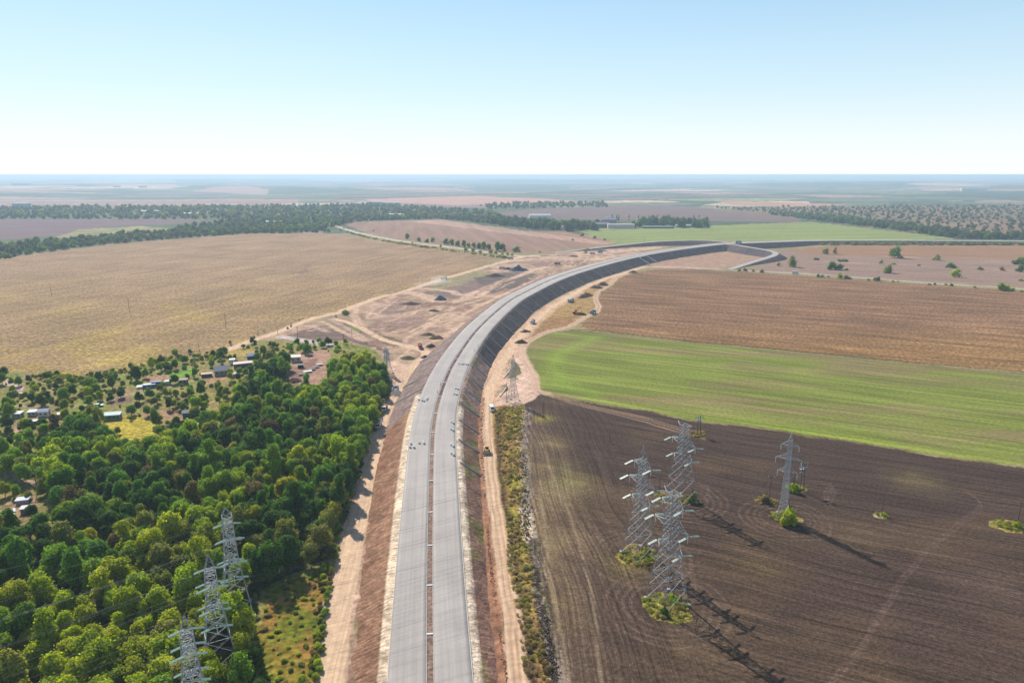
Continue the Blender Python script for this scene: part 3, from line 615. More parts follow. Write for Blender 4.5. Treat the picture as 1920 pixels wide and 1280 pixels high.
def medcol(v, i, j):
    t = sm(S[s_at_v(760)], S[s_at_v(735)], S[i])[:, None]; return (alb(150, 124, 108)*(1-t)+alb(122, 92, 86)*t)*(.85+.3*fbm(v[:, 0], v[:, 1], 6, 3, 4))[:, None]
o = loft('median_strip', M_med, CL, NR, [(np.full(len(S), q), cz+zz) for q, zz in ((-.86, -.1), (-.6, -.05), (-.2, .02), (.2, .0), (.6, -.05), (.86, -.1))], None, medcol); tag(o, kind='structure')
kerbset = ((-.95, -.80), (.80, .95))
for a, b in kerbset:
    o = ribbon('kerb', M_conc, a, b, .12, 1, None, .3); tag(o, kind='structure')
o = ribbon('kerb', M_conc, HW-.02, HW+.22, .13, 1, s_at_v(500), .35); tag(o, kind='structure')
o = ribbon('kerb', M_conc, -HW-.18, -HW+.02, .10, 1, s_at_v(700), .3); tag(o, kind='structure')
def place_on(i, off, dz=0):
    return (CL[i, 0]+NR[i, 0]*off, CL[i, 1]+NR[i, 1]*off, cz[i]+dz), math.atan2(T[i, 1], T[i, 0])
# crossing slabs in the median
slabm = MB().box(0, 0, .0, .5, 1.6, .26).mesh('median_slab', M_white, .03)
k = 0; i = 6; nslab = 0
while S[i] < 1000:
    p, a = place_on(i, 0, .08); o = link('concrete_block', slabm); o.location = p; o.rotation_euler = (0, 0, a)
    if True:
        word = ['near bottom edge of the photo', 'beside the nearest road bags', 'where the road starts to curve', 'in the middle of the curve', 'far along the curve', 'towards the interchange'][min(5, int(S[i]/170))]
        tag(o, 'white block across the median, '+word, 'concrete block', 'white blocks across the median')
    nslab += 1; i += 8 if S[i] > 100 else 7
# drainage chutes down the slopes
def chute(i, side, word):
    off = (OR if side > 0 else OL)[i]; a = math.atan2(NR[i, 1]*side, NR[i, 0]*side)
    e0 = HW+1.2; L = off-e0-.3
    p, _ = place_on(i, side*e0); e = empty('drain_chute', (p[0], p[1], p[2]), a)
    z1 = -cz[i]-.35
    MB().bar((0, 0, .16), (L, 0, z1+.28), .15, 4).obj('channel_wall', M_conc, e).location = (0, .55, .16)
    MB().bar((0, 0, .16), (L, 0, z1+.28), .15, 4).obj('channel_wall', M_conc, e).location = (0, -.55, .16)
    MB().bar((0, 0, -.12), (L, 0, z1), .34, 4).obj('channel_floor', M_conc, e).location = (0, 0, .06)
    tag(e, 'narrow concrete drainage chute running down the %s embankment slope, %s' % ('right' if side > 0 else 'left', word), 'drainage chute', 'drainage chutes on the %s slope' % ('right' if side > 0 else 'left'))
i0 = s_at_v(866, HW); i1 = s_at_v(496, HW); i = i0; k = 0
words = ['nearest the yellow bulldozer', 'above the yellow bulldozer', 'just below the white minibus', 'level with the white minibus', 'just above the white minibus', 'beside the upper concrete bars', 'at the last brown bay', 'where the dark slope starts', 'second in the dark slope', 'third in the dark slope', 'beside the white truck', 'fifth in the dark slope', 'sixth in the dark slope', 'seventh in the dark slope', 'level with the orange excavator', 'level with the distant blue truck']
while i < i1:
    chute(i, 1, words[k] if k < len(words) else 'towards the concrete underpass'); k += 1; i += 8 if S[i] < 420 else 10
for v0, wd in ((700, 'above the blue truck'), (728, 'beside the blue truck'), (655, 'near the red truck'), (620, 'beside the muddy tracks')): chute(s_at_v(v0, -HW), -1, wd)
# ------------------------------------------------------------------ interchange ramps
def ramp(pts, wid, name='ramp'):
    c, s_ = spline([(*G(u, v, z)[:2], z) for u, v, z in pts], 5); t = np.gradient(c[:, :2], axis=0); t /= np.linalg.norm(t, axis=1)[:, None]; nn = np.stack([t[:, 1], -t[:, 0]], 1); z = c[:, 2]
    h = np.full(len(c), wid/2)
    def cc(v, i, j): return np.repeat(alb(96, 86, 86)[None], len(v), 0)*(.75+.5*fbm(v[:, 0], v[:, 1], 8, 3, 6))[:, None]
    o = loft('ramp_embankment', M_slope, c, nn, [(-h-1.7*z-2, z*0-.5), (-h-.8-.8*z, z*.5), (-h-1, z-.1), (h+1, z-.1), (h+.8+.8*z, z*.5), (h+1.7*z+2, z*0-.5)], None, cc); tag(o, kind='structure')
    o = loft(name, M_road, c, nn, [(-h, z+.1), (-h*.3, z+.12), (h*.3, z+.12), (h, z+.1)], None, lambda v, i, j: np.stack([j*.002, s_[i]*.001, 0*s_[i]], 1)); tag(o, kind='structure')
ramp([(1362, 458, 9), (1378, 459, 9), (1405, 463.5, 9), (1432, 468, 8.5), (1451, 472.5, 7.5), (1453, 477.5, 6.2), (1436, 484, 4.5), (1415, 490, 3), (1393, 497, 1.2), (1368, 505, .1)], 9)
ramp([(1040, 474, .1), (1107, 466, 1.5), (1150, 461, 3), (1223, 453.5, 6), (1277, 451, 7.5), (1314, 450.8, 8.5), (1341, 452, 9), (1365, 454.5, 9)], 8)
# underpass through the embankment
iu = s_at_v(485, HW); iu = min(range(len(S)), key=lambda i: abs(CL[i, 0]+NR[i, 0]*12-G(1206, 489, 4)[0]) if 700 < S[i] < 1200 else 1e9)
p, a = place_on(iu, HW+.5); U = empty('underpass', (p[0], p[1], 0), math.atan2(NR[iu, 1], NR[iu, 0])); hz = cz[iu]; L = OR[iu]-HW
MB().box(1.2, 0, hz-.6, 1.0, 25, 1.1).obj('parapet', M_conc, U, .04)
MB().box(1.6, 0, hz/2-.8, .6, 23, hz-1.4).obj('tunnel_mouth', paint('tunnel_shade', (.035, .045, .06), .9), U)  # solid panel; the shade inside the tunnel is painted into its colour
for s_ in (-1, 1):
    MB().prism([(0, hz+.2), (L+1, .8), (L+1, -.5), (0, -.5)], -.45, .45).obj('wing_wall', M_conc, U).location = (.5, s_*12.3, 0)
    MB().bar((0, 0, hz+.35), (L+1.2, 0, 1.0), .7, 4).obj('coping', M_white, U).location = (.5, s_*12.3, 0)
tag(U, 'concrete underpass with sloping white wing walls under the curved highway', 'underpass')
# ------------------------------------------------------------------ pylons
barme = MB().box(0, 0, .5, 1, 1, 1).mesh('lattice_bar', M_steel)
def bar_obj(name, p, q, wd, parent):
    p = Vector(p); q = Vector(q); d = q-p; o = link(name, barme, parent)
    o.matrix_local = Matrix.LocRotScale(p, d.to_track_quat('Z', 'Y'), Vector((wd, wd, d.length))); return o
def pylon(x, y, rz, hgt, base, prof, arms, label, group, peak='flat', tension=True, n_low=7, z0=0.0, fine=True, ins=3.1, bw=.112):
    """prof: list of (z, halfwidth); arms: (z, halfspan)"""
    e = empty('power_pylon', (x, y, z0), rz); tag(e, label, 'pylon', group)
    pz = [q[0] for q in prof]; pw = [q[1] for q in prof]
    hw = lambda z: float(np.interp(z, pz, pw))
    for (i, j) in ((1, 1), (1, -1), (-1, -1), (-1, 1)):
        mb = MB()
        for k in range(len(prof)-1): mb.bar((i*pw[k], j*pw[k], pz[k]), (i*pw[k+1], j*pw[k+1], pz[k+1]), bw*.95 if fine else bw, 4)
        mb.box(i*pw[0], j*pw[0], .15, .9, .9, .7); mb.obj('leg', M_steel, e)
    zs = [0.0]
    while zs[-1] < pz[-1]-.6: zs.append(min(pz[-1], zs[-1]+max(1.25, hw(zs[-1])*1.15)))
    corners = [(1, 1), (1, -1), (-1, -1), (-1, 1)]; brs = []
    for k in range(len(zs)-1):
        a, b = zs[k], zs[k+1]; wa, wb = hw(a), hw(b)
        for q in range(4):
            c0 = corners[q]; c1 = corners[(q+1) % 4]
            brs.append(((c0[0]*wa, c0[1]*wa, a), (c1[0]*wb, c1[1]*wb, b))); brs.append(((c1[0]*wa, c1[1]*wa, a), (c0[0]*wb, c0[1]*wb, b)))
            if k % 2 == 0: brs.append(((c0[0]*wa, c0[1]*wa, a), (c1[0]*wa, c1[1]*wa, a)))
    if fine:
        for p_, q_ in brs: bar_obj('brace', p_, q_, bw*.8, e)
    else:
        mb = MB(); [mb.bar(p_, q_, bw*.45) for p_, q_ in brs]; mb.obj('bracing', M_steel, e)
    tips = []
    for (az, sp) in arms:
        for sg in (-1, 1):
            w0 = hw(az); mb = MB(); tip = (0, sg*sp, az); r_ = bw*.5
            for i in (-1, 1):
                mb.bar((i*w0, sg*w0, az), tip, r_); mb.bar((i*hw(az+1.7), sg*hw(az+1.7), az+1.7), tip, r_)
            n = max(3, int((sp-w0)/1.1))
            for k in range(n):
                t0 = k/n; t1 = (k+1)/n
                def pt(i, up, t): 
                    s0 = Vector((i*w0, sg*w0, az)) if not up else Vector((i*hw(az+1.7), sg*hw(az+1.7), az+1.7))
                    return s0.lerp(Vector(tip), t)
                mb.bar(pt(-1, 0, t0), pt(1, 0, t1), r_*.8); mb.bar(pt(1, 0, t0), pt(1, 1, t1), r_*.8); mb.bar(pt(-1, 0, t0), pt(-1, 1, t1), r_*.8); mb.bar(pt(1, 0, t1), pt(-1, 0, t1), r_*.8)
            mb.obj('crossarm', M_steel, e); tips.append((tip, az))
            if tension:
                for d in (-1, 1):
                    mi = MB()
                    for off in (-.22, .22):
                        for q in range(14):
                            p0 = Vector((d*(.5+q*ins/14), sg*sp+off, az-.1-.22*q*ins/14)); p1 = Vector((d*(.5+(q+.85)*ins/14), sg*sp+off, az-.1-.22*(q+.85)*ins/14)); mi.bar(p0, p1, .17, 6, .11)
                    mi.obj('insulator_string', M_glassins, e)
                mj = MB(); mj.bar((.0, sg*(sp-.4), az), (0, sg*(sp-.4), az-2.2), .09, 6); mj.obj('jumper_support', M_white, e)
            else:
                mi = MB()
                for q in range(10): mi.bar((0, sg*sp, az-.1-q*ins/10), (0, sg*sp, az-.1-(q+.85)*ins/10), .16, 6, .1)
                mi.obj('insulator_string', M_glassins, e)
    top = pz[-1]; wt = pw[-1]
    mb = MB()
    if peak == 'flat':
        for sg in (-1, 1):
            for i in (-1, 1): mb.bar((i*wt, sg*wt, top), (0, sg*(wt+2.6), top+.5), bw*.5); mb.bar((i*wt, sg*wt, top-1), (0, sg*(wt+2.6), top+.5), bw*.4)
        for q in range(4):
            c0 = corners[q]; c1 = corners[(q+1) % 4]; mb.bar((c0[0]*wt, c0[1]*wt, top), (c1[0]*wt, c1[1]*wt, top), bw*.5)
        pk = [(0, -(wt+2.6), top+.5), (0, wt+2.6, top+.5)]
    else:
        ph = 4.2 if peak == 'point' else 2.4
        for c0 in corners:
            mb.bar((c0[0]*wt, c0[1]*wt, top), (0, 0, top+ph), bw*.5)
            for t in (.25, .5, .75):
                c1 = corners[(corners.index(c0)+1) % 4]; f_ = wt*(1-t); mb.bar((c0[0]*f_, c0[1]*f_, top+ph*t), (c1[0]*f_*.8, c1[1]*f_*.8, top+ph*(t+.2)), bw*.4)
        pk = [(0, 0, top+ph)]
    mb.obj('peak', M_steel, e)
    R_ = Matrix.Rotation(rz, 3, 'Z')
    W = lambda t: Vector((x, y, z0))+R_ @ Vector(t)
    dvec = R_ @ Vector((1, 0, 0))
    return dict(tips=[W(t[0]) for t in tips], peak=[W(t) for t in pk], d=dvec, ins=ins if tension else 0)
lineang = math.atan2(68, 130)
BIG = [(0, 4.0), (9, 2.9), (19, 1.75), (25, 1.3), (34, .95)]
LPY = [(0, 4.0), (9, 2.7), (16, 1.8), (21, 1.5), (30, 1.2)]
pg = 'large lattice pylons crossing the highway'
x1, y1, _ = G(1250, 1128); x2, y2, _ = G(1197, 1040); x3, y3, _ = G(1275, 938)
PY = {}
PY['R1'] = pylon(x1, y1, lineang, 34, 4, [(0, 4.3), (8, 3.3), (16, 2.1), (22, 1.6), (34.5, 1.2)], [(17.5, 5.2), (24.5, 7.2), (31, 4.6)], 'nearest large lattice pylon standing in green and yellow weeds on the ploughed field', pg)
PY['R2'] = pylon(x2, y2, lineang, 34, 4, [(0, 4.0), (10, 2.6), (19, 1.5), (25, 1.2), (34, .85)], [(19.5, 4.8), (25.5, 6.6), (31.5, 4.4)], 'leftmost lattice pylon on the ploughed field, with a pointed top', pg, peak='point')
PY['R3'] = pylon(x3, y3, lineang, 31, 4, [(0, 4.2), (9, 3.4), (16, 2.2), (22, 1.5), (30.5, 1.2)], [(17.5, 5.0), (23.5, 6.6)], 'flat-topped lattice pylon behind the nearest one, standing in a brown weedy patch', pg)
# left pylons: same spacing along the three lines
def base_from_top(u, v, z): g = G(u, v, z); return g[0], g[1]
xl, yl_ = base_from_top(425, 966, 30); PY['L3'] = pylon(xl, yl_, lineang, 30, 4, LPY, [(14, 5.0), (19.5, 6.4), (25.5, 4.6)], 'rightmost and farthest of the three lattice pylons among the forest trees', pg)
xl2, yl2 = base_from_top(390, 1040, 30.5); PY['L2'] = pylon(xl2, yl2, lineang, 30, 4, LPY[:-1]+[(26.5, 1.2)], [(14, 5.0), (19.5, 6.4), (24.5, 4.6)], 'middle of the three lattice pylons among the forest trees', pg, peak='point')
xl3, yl3 = base_from_top(345, 1155, 30.5); PY['L1'] = pylon(xl3, yl3, lineang, 30, 4, LPY[:-1]+[(26.5, 1.2)], [(14, 5.0), (19.5, 6.4), (24.5, 4.6)], 'nearest left lattice pylon in the forest, its base cut by the bottom edge', pg, peak='point')
x4, y4, _ = G(1468, 968)
PY['S'] = pylon(x4, y4, 1.1, 30, 2, [(0, 2.1), (5, 1.25), (22, .75), (29.5, .6)], [(17.5, 3.3), (22.5, 4.3), (27.5, 3.0)], 'slender light grey suspension pylon beside a yellow-green bush', 'slender pylons', 'short', False, bw=.13, ins=2.2)
x8, y8, _ = G(726, 700); PY['V'] = pylon(x8, y8, .9, 17, 2, [(0, 2.6), (6, 1.5), (10, 1.0), (16, .7)], [(9.5, 3), (13, 3.6)], 'squat lattice pylon at the upper corner of the forest beside the dirt road', 'slender pylons', 'flat', True, fine=False, bw=.17, ins=1.8)
x9, y9, _ = G(962, 752); PY['W'] = pylon(x9, y9, 1.1, 22, 2, [(0, 2.6), (8, 1.3), (15, .9), (24, .6)], [(13, 3), (17.5, 3.8), (21.5, 2.8)], 'thin lattice pylon on the pale dirt apron right of the highway', 'slender pylons', 'short', False, fine=False, bw=.12, ins=1.8)
def wire(a, b, sag, label, group, r=.03, n=14):
    mb = MB(); a = Vector(a); b = Vector(b); pr = None
    for k in range(n+1):
        t = k/n; p = a.lerp(b, t); p.z -= 4*sag*t*(1-t)
        if pr is not None: mb.bar(pr, p, r, 3)
        pr = p
    o = mb.obj('power_line', M_wire); tag(o, label, 'power line', group)
AW = ['lowest arm, near end', 'lowest arm, far end', 'middle arm, near end', 'middle arm, far end', 'top arm, near end', 'top arm, far end']
for L_, R__, w1 in (('L1', 'R1', 'nearest'), ('L2', 'R2', 'middle'), ('L3', 'R3', 'farthest')):
    A = PY[L_]; B = PY[R__]
    for k in range(6):
        a = A['tips'][k]+A['d']*3.6-Vector((0, 0, .9)); kb = min(k, len(B['tips'])-1); b = B['tips'][kb]-B['d']*3.6-Vector((0, 0, .9))
        for q, qn in ((-.25, 'lower twin'), (.25, 'upper twin')): wire(a+Vector((0, q, 0)), b+Vector((0, q, 0)), 3.2-q*1.5, 'thin wire across the highway, %s line, %s, %s' % (w1, AW[k], qn), 'wires over the highway, %s line' % w1, .011)
        a2 = A['tips'][k]-A['d']*3.6-Vector((0, 0, .9)); wire(a2, a2-A['d']*160-Vector((0, 0, 4)), 7, 'thin wire above the forest, %s line, %s' % (w1, AW[k]), 'wires over the forest, %s line' % w1, .03, 20)
        b2 = B['tips'][kb]+B['d']*3.6-Vector((0, 0, .9)); wire(b2, b2+Vector((240, 40, 0)), 9, 'thin wire above the ploughed field, %s line, %s' % (w1, AW[k]), 'wires over the ploughed field, %s line' % w1, .011, 20)
    for k in range(len(A['peak'])):
        wire(A['peak'][k], B['peak'][min(k, len(B['peak'])-1)], 2, 'earth wire joining pylon tops of the %s line, %s strand' % (w1, ('near', 'far')[k]), 'earth wires', .02); wire(A['peak'][k], A['peak'][k]-A['d']*160, 5, 'earth wire over the forest on the %s line, %s strand' % (w1, ('near', 'far')[k]), 'earth wires over the forest', .03)
for k in range(6):
    a = PY['S']['tips'][k]-Vector((0, 0, 2.2)); b = PY['W']['tips'][k]-Vector((0, 0, 1.8)); wire(a, b, 5, 'wire from slender pylon to the roadside pylon, '+AW[k], 'wires of the slender pylons', .025, 18)
    b2 = PY['V']['tips'][min(k, 3)]; wire(b, b2+Vector((0, 0, 0)), 6, 'thin wire over the bend towards the forest corner, '+AW[k], 'wires of the slender pylons over the road', .02, 18)
pxx = Vector(G(648, 640)); 
for k in range(4): wire(PY['V']['tips'][k], pxx+Vector((k*.8-1.2, 0, 9)), 2, 'pale wire from squat forest pylon to a wooden pole, '+AW[k], 'wires at the forest corner', .06, 10)
# poles
def pole(u, v, h, label, cross=False, trans=False):
    x, y, _ = G(u, v); e = empty('utility_pole', (x, y, 0), random.uniform(-.3, .3)); tag(e, label, 'utility pole')
    MB().bar((0, 0, -.3), (0, 0, h), .16 if h < 14 else .22, 6, .11).obj('post', M_wood, e)
    if cross:
        MB().box(0, 0, h-.5, 2.4, .16, .16).obj('crossarm', M_wood, e)
        mb = MB(); [mb.bar((q, 0, h-.4), (q, 0, h-.1), .07, 6) for q in (-1.1, 0, 1.1)]; mb.obj('insulators', M_white, e)
    if trans:
        MB().bar((1.6, 0, -.3), (.9, 0, h*.95), .16, 6).obj('strut', M_wood, e)
        MB().box(.5, 0, h*.82, 3.6, .3, .25).box(.5, 0, h*.66, 3.0, .3, .25).box(.5, .6, h*.74, 2.0, 1.2, .2).obj('switch_frame', M_steeld, e)
        for q in (-1.1, 0, 1.1, 2.1): MB().bar((q, 0, h*.82), (q+.1, 0, h*.98), .14, 6).obj('insulator', M_steeld, e)
    return e
pole(97, 555, 13, 'leftmost tall thin pole standing in the dry crop field'); pole(243, 585, 13, 'second tall thin pole from the left in the dry crop field')
pole(424, 618, 13, 'tall thin pole in the dry crop field near the dirt road'); pole(559, 642, 12, 'dark wooden pole beside the pale road at the gardens', True)
pole(484, 629, 7, 'short leaning pole pair at the field edge', True); pole(521, 627, 6, 'short pole beside the dirt road bend', True)
pole(374, 660, 6, 'small pole at the near edge of the dry crop field'); pole(1143, 830, 7, 'single thin pole near the left of the ploughed field')
pole(1018, 784, 9, 'thin pole in the yellow weedy patch beside the dirt apron'); pole(1653, 966, 9, 'lone thin pole with a bare pale patch in the ploughed field')
pole(1909, 975, 8, 'thin pale pole at the right edge, in a yellow weedy patch'); pole(1442, 938, 10, 'dark pole with white insulators in a brown weed clump', True)
pole(1307, 815, 10, 'dark switchgear pole in a brown weedy patch by the green field', False, True); pole(1500, 920, 12, 'dark switchgear pole behind a yellow-green bush', False, True)
pole(645, 648, 9, 'wooden pole rising behind the yellow trees at the forest corner', True); pole(1236, 928, 8, 'dark pole just left of the brown weedy patch')
pole(362, 702, 8, 'wooden pole beside the bright green garden bed', True); pole(70, 920, 9, 'dark wooden pole beside the garden lane at left', True); pole(270, 735, 7, 'thin pole by the blue garden container')
pole(1153, 470, 12, 'thin far pole at the edge of the far green field'); pole(1208, 459, 14, 'far pole in front of the far green field')
pole(950, 752, 11, 'bare concrete pole with a strut on the dirt apron'); pole(660, 632, 7, 'small pole near the muddy bend')
# ------------------------------------------------------------------ vegetation
def crown_mesh(name, R, h, nl, nq, qs, seed, z0=.18, mat=M_leaf, flat=1.0, core=True):
    rs = np.random.RandomState(seed)
    L = []
    for k in range(nl):
        a = rs.uniform(0, 2*math.pi); t = rs.uniform(0, 1); rad_ = R*((.74 if nl > 12 else .62)*math.sqrt(rs.uniform(0, 1)))*(1-.4*t)
        L.append((rad_*math.cos(a), rad_*math.sin(a), h*(z0+.12+(.72-z0)*t), R*(rs.uniform(.22, .40) if nl > 12 else rs.uniform(.30, .48))))
    L = np.array(L); k = rs.choice(nl, nq*2, p=L[:, 3]**2/np.sum(L[:, 3]**2))
    d = rs.normal(size=(nq*2, 3)); d[:, 2] += .25; d /= np.linalg.norm(d, axis=1)[:, None]
    p = L[k, :3]+d*L[k, 3:4]*rs.uniform(.66, 1.3, (nq*2, 1))*np.array([1, 1, .9*flat])
    keep = np.ones(len(p), bool)
    for q in range(nl): keep &= ~((np.linalg.norm(p-L[q, :3], axis=1) < L[q, 3]*.68) & (k != q))
    p = p[keep][:nq]; d = d[keep][:nq]; n = len(p)
    st = rs.rand(n) < .10; p[st] += d[st]*(R*rs.uniform(.05, .22, (st.sum(), 1)))
    ex = rs.uniform(.8, 1.2); p *= np.array([ex, 1/ex, 1])
    nn = d+rs.normal(size=(n, 3))*.45; nn[:, 2] += .35; nn /= np.linalg.norm(nn, axis=1)[:, None]
    u = np.cross(nn, rs.normal(size=(n, 3))); u /= np.linalg.norm(u, axis=1)[:, None]; w_ = np.cross(nn, u)
    s = qs*rs.uniform(.6, 1.35, (n, 1)); v = np.stack([p-u*s, p-w_*s*.6, p+u*s, p+w_*s*.6], 1).reshape(-1, 3)
    f = np.arange(n*4).reshape(-1, 4)
    # inner dark body
    import bmesh
    bm = bmesh.new()
    for q in range(nl if core else 1): bmesh.ops.create_icosphere(bm, subdivisions=1, radius=L[q, 3]*(.74 if core else .2), matrix=Matrix.Translation(Vector((L[q, 0]*ex, L[q, 1]/ex, L[q, 2]))))
    vv = np.array([x.co[:] for x in bm.verts]); ff = np.array([[x.index for x in y.verts] for y in bm.faces]); bm.free()
    ff4 = np.concatenate([ff, ff[:, 2:3]], 1)
    me = bpy.data.meshes.new(name); me.from_pydata(np.vstack([v, vv]).tolist(), [], f.tolist()+(ff+len(v)).tolist()); me.materials.append(mat)
    return me
big = [crown_mesh('crown', 3.6, 8.5, 22, 3400, .30, 100+k) for k in range(7)]
tall = [crown_mesh('crown', 2.6, 10.5, 12, 2400, .32, 200+k, .15) for k in range(3)]
bush = [crown_mesh('crown', 2.4, 3.6, 9, 1500, .26, 300+k, .0) for k in range(4)]
tuft = [crown_mesh('crown', 2.0, 1.7, 7, 700, .17, 340+k, .0, core=False) for k in range(3)]
poplar = [crown_mesh('crown', 1.7, 15, 14, 700, .5, 400, .05)]
farT = [crown_mesh('crown', 6.6, 9, 10, 260, 1.0, 500+k, .06) for k in range(4)]
farB = [crown_mesh('crown', 5.0, 4.8, 8, 160, .8, 520+k, .0) for k in range(3)]
def trunk_mesh(h, r):
    mb = MB(); mb.bar((0, 0, -.3), (.1, .05, h*.45), r, 6, r*.7); mb.bar((.1, .05, h*.45), (.5, .3, h*.72), r*.7, 5, r*.3); mb.bar((.1, .05, h*.42), (-.6, -.2, h*.68), r*.6, 5, r*.25); mb.bar((.05, 0, h*.35), (.1, -.7, h*.6), r*.5, 5, r*.2)
    return mb.mesh('trunk', M_bark)
trk = trunk_mesh(8.5, .22)
TINT = {'dark green': (.036, .085, .022), 'deep green': (.072, .150, .026), 'mid green': (.135, .215, .028), 'yellow-green': (.215, .262, .022), 'yellow': (.40, .38, .02), 'olive': (.150, .170, .060), 'brownish': (.230, .160, .070), 'orange': (.42, .22, .04), 'blue-green': (.040, .110, .045), 'straw': (.52, .40, .18), 'dry weed': (.36, .27, .12), 'weed green': (.32, .30, .07), 'weed dark': (.24, .18, .09), 'far dark': (.060, .105, .062), 'far mid': (.105, .145, .065), 'far olive': (.140, .140, .080), 'far brown': (.150, .115, .075)}
for k_t in ('dark green', 'deep green', 'mid green', 'yellow-green', 'olive', 'blue-green'): TINT[k_t] = tuple(q*m for q, m in zip(TINT[k_t], (1.75, 1.62, .85)))
def tree(x, y, s, tint, label, cat='tree', group=None, meshes=None, sz=None, z=0, jit=.15, withtrunk=True):
    e = empty('tree' if cat == 'tree' else 'bush', (x, y, z), random.uniform(0, 6.28)); tag(e, label, cat, group)
    me = random.choice(meshes or big); o = link('crown', me, e)
    j = 1+random.uniform(-jit, jit); c = TINT[tint]; o['tint'] = [c[0]*j*random.uniform(.9, 1.12), c[1]*j, c[2]*j*random.uniform(.8, 1.2)]
    if withtrunk: link('trunk', trk, e)
    ax = random.uniform(.85, 1.2); e.scale = (s*ax, s/ax, s*(sz or random.uniform(.82, 1.3))); return e
# scatter points in the forest
def poisson(poly, rmin, n, seed, dens=None):
    rs = np.random.RandomState(seed); x0, y0 = poly.min(0); x1, y1 = poly.max(0); pts = []; cell = rmin; grid = {}
    X_ = rs.uniform(x0, x1, n); Y_ = rs.uniform(y0, y1, n); ok = inpoly(X_, Y_, poly)
    for a, b in zip(X_[ok], Y_[ok]):
        g = (int(a//cell), int(b//cell)); bad = False
        for i in (-1, 0, 1):
            for j in (-1, 0, 1):
                for q in grid.get((g[0]+i, g[1]+j), ()):
                    if (q[0]-a)**2+(q[1]-b)**2 < rmin*rmin: bad = True; break
        if not bad: pts.append((a, b)); grid.setdefault(g, []).append((a, b))
    return np.array(pts)
forest = GP([(-450, 1010), (0, 1008), (70, 1012), (112, 990), (128, 960), (75, 915), (0, 890), (-450, 860), (-450, 835), (20, 850), (70, 845), (140, 800), (190, 795), (205, 840), (250, 860), (330, 830), (400, 810), (440, 775), (455, 730), (500, 700), (535, 690), (532, 745), (560, 752), (604, 730), (625, 700), (640, 680), (700, 690), (722, 712), (720, 745), (705, 785), (688, 830), (668, 890), (650, 935), (622, 1010), (598, 1052), (540, 1080), (490, 1110), (470, 1180), (480, 1250), (500, 1400), (-450, 1700)])
fp = poisson(forest, 4.7, 16000, 3)
def near_px(x, y, lst):
    return any((x-G(u, v)[0])**2+(y-G(u, v)[1])**2 < r*r for u, v, r in lst)
fp = np.array([p for p in fp if not near_px(p[0], p[1], [(372, 1245, 0)]) and math.hypot(p[0]-xl, p[1]-yl_) > 5 and math.hypot(p[0]-xl2, p[1]-yl2) > 5.5 and math.hypot(p[0]-xl3, p[1]-yl3) > 5.5])
def topx(x, y, z=0):
    Z_ = z-H; d = y*math.cos(P)-Z_*math.sin(P); up = y*math.sin(P)+Z_*math.cos(P); return 960+F*x/d, 640-F*up/d
def forest_tint(x, y, u, v, r):
    n = float(fbm(np.array([x]), np.array([y]), 26, 2, 201)[0]); bright = 0
    if v > 1120 and 60 < u < 470: bright = .55
    if v > 1040 and 220 < u < 470: bright = max(bright, .35)
    if 730 < v < 800 and 640 < u < 740: bright = .3
    if u > 640 and v < 700: bright = .4
    if v < 900 and u < 330: bright = .2
    q = n+bright+random.uniform(-.12, .22)
    if random.random() < .02: return 'yellow'
    if random.random() < .025: return 'brownish'
    if random.random() < .10: return 'olive'
    if q < .44: return 'dark green'
    if q < .58: return 'deep green'
    if q < .74: return 'mid green'
    return 'yellow-green'
ftree = []
for (x, y) in fp:
    u, v = topx(x, y)
    if u < -120 or v > 1400: pass
    ftree.append((x, y, random.uniform(.78, 1.35), forest_tint(x, y, u, v, 0), u, v))
vis = [t for t in ftree if -30 < t[4] < 760 and t[5] < 1330]
vis.sort(key=lambda t: math.hypot(t[0], t[1], H)/t[2])
NIND = 170
ind = vis[:NIND]; rest = [t for t in ftree if t not in ind]
marks = [('beside the farthest left pylon', xl, yl_), ('beside the middle left pylon', xl2, yl2), ('beside the nearest left pylon', xl3, yl3), ('at the grassy clearing', *G(500, 1120)[:2]), ('in the bottom left corner', *G(40, 1240)[:2]),
         ('between corner and pylons', *G(190, 1240)[:2]), ('on the left edge below the gardens', *G(30, 1100)[:2]), ('at the lower dirt road', *G(600, 1010)[:2]), ('in the middle of the forest', *G(300, 1000)[:2]), ('in the forest below the yellow meadow', *G(240, 930)[:2]), ('in the forest behind the pylons', *G(450, 1010)[:2]), ('below the farthest left pylon', *G(455, 1190)[:2]), ('left of the nearest left pylon', *G(270, 1230)[:2]), ('near the bottom left corner', *G(110, 1270)[:2]), ('under the wires left of the pylons', *G(240, 1120)[:2]), ('under the leftmost wires', *G(110, 1150)[:2])]
for t in ind:
    mk = min(marks, key=lambda m: (m[1]-t[0])**2+(m[2]-t[1])**2)
    size = 'large' if t[2] > 1.16 else ('small' if t[2] < .95 else 'medium')
    mu, mv = topx(mk[1], mk[2]); du = t[4]-mu; dv = (t[5]-mv)*1.5; di = ('to the right' if du > 0 else 'to the left') if abs(du) > abs(dv) else ('on the near side' if dv > 0 else 'on the far side')
    di += ', close by' if math.hypot(du, dv) < 45 else ''
    tree(t[0], t[1], t[2], t[3], '%s %s tree %s, %s' % (size, t[3], mk[0], di), 'tree', 'forest trees '+mk[0], big if random.random() < .8 else tall)
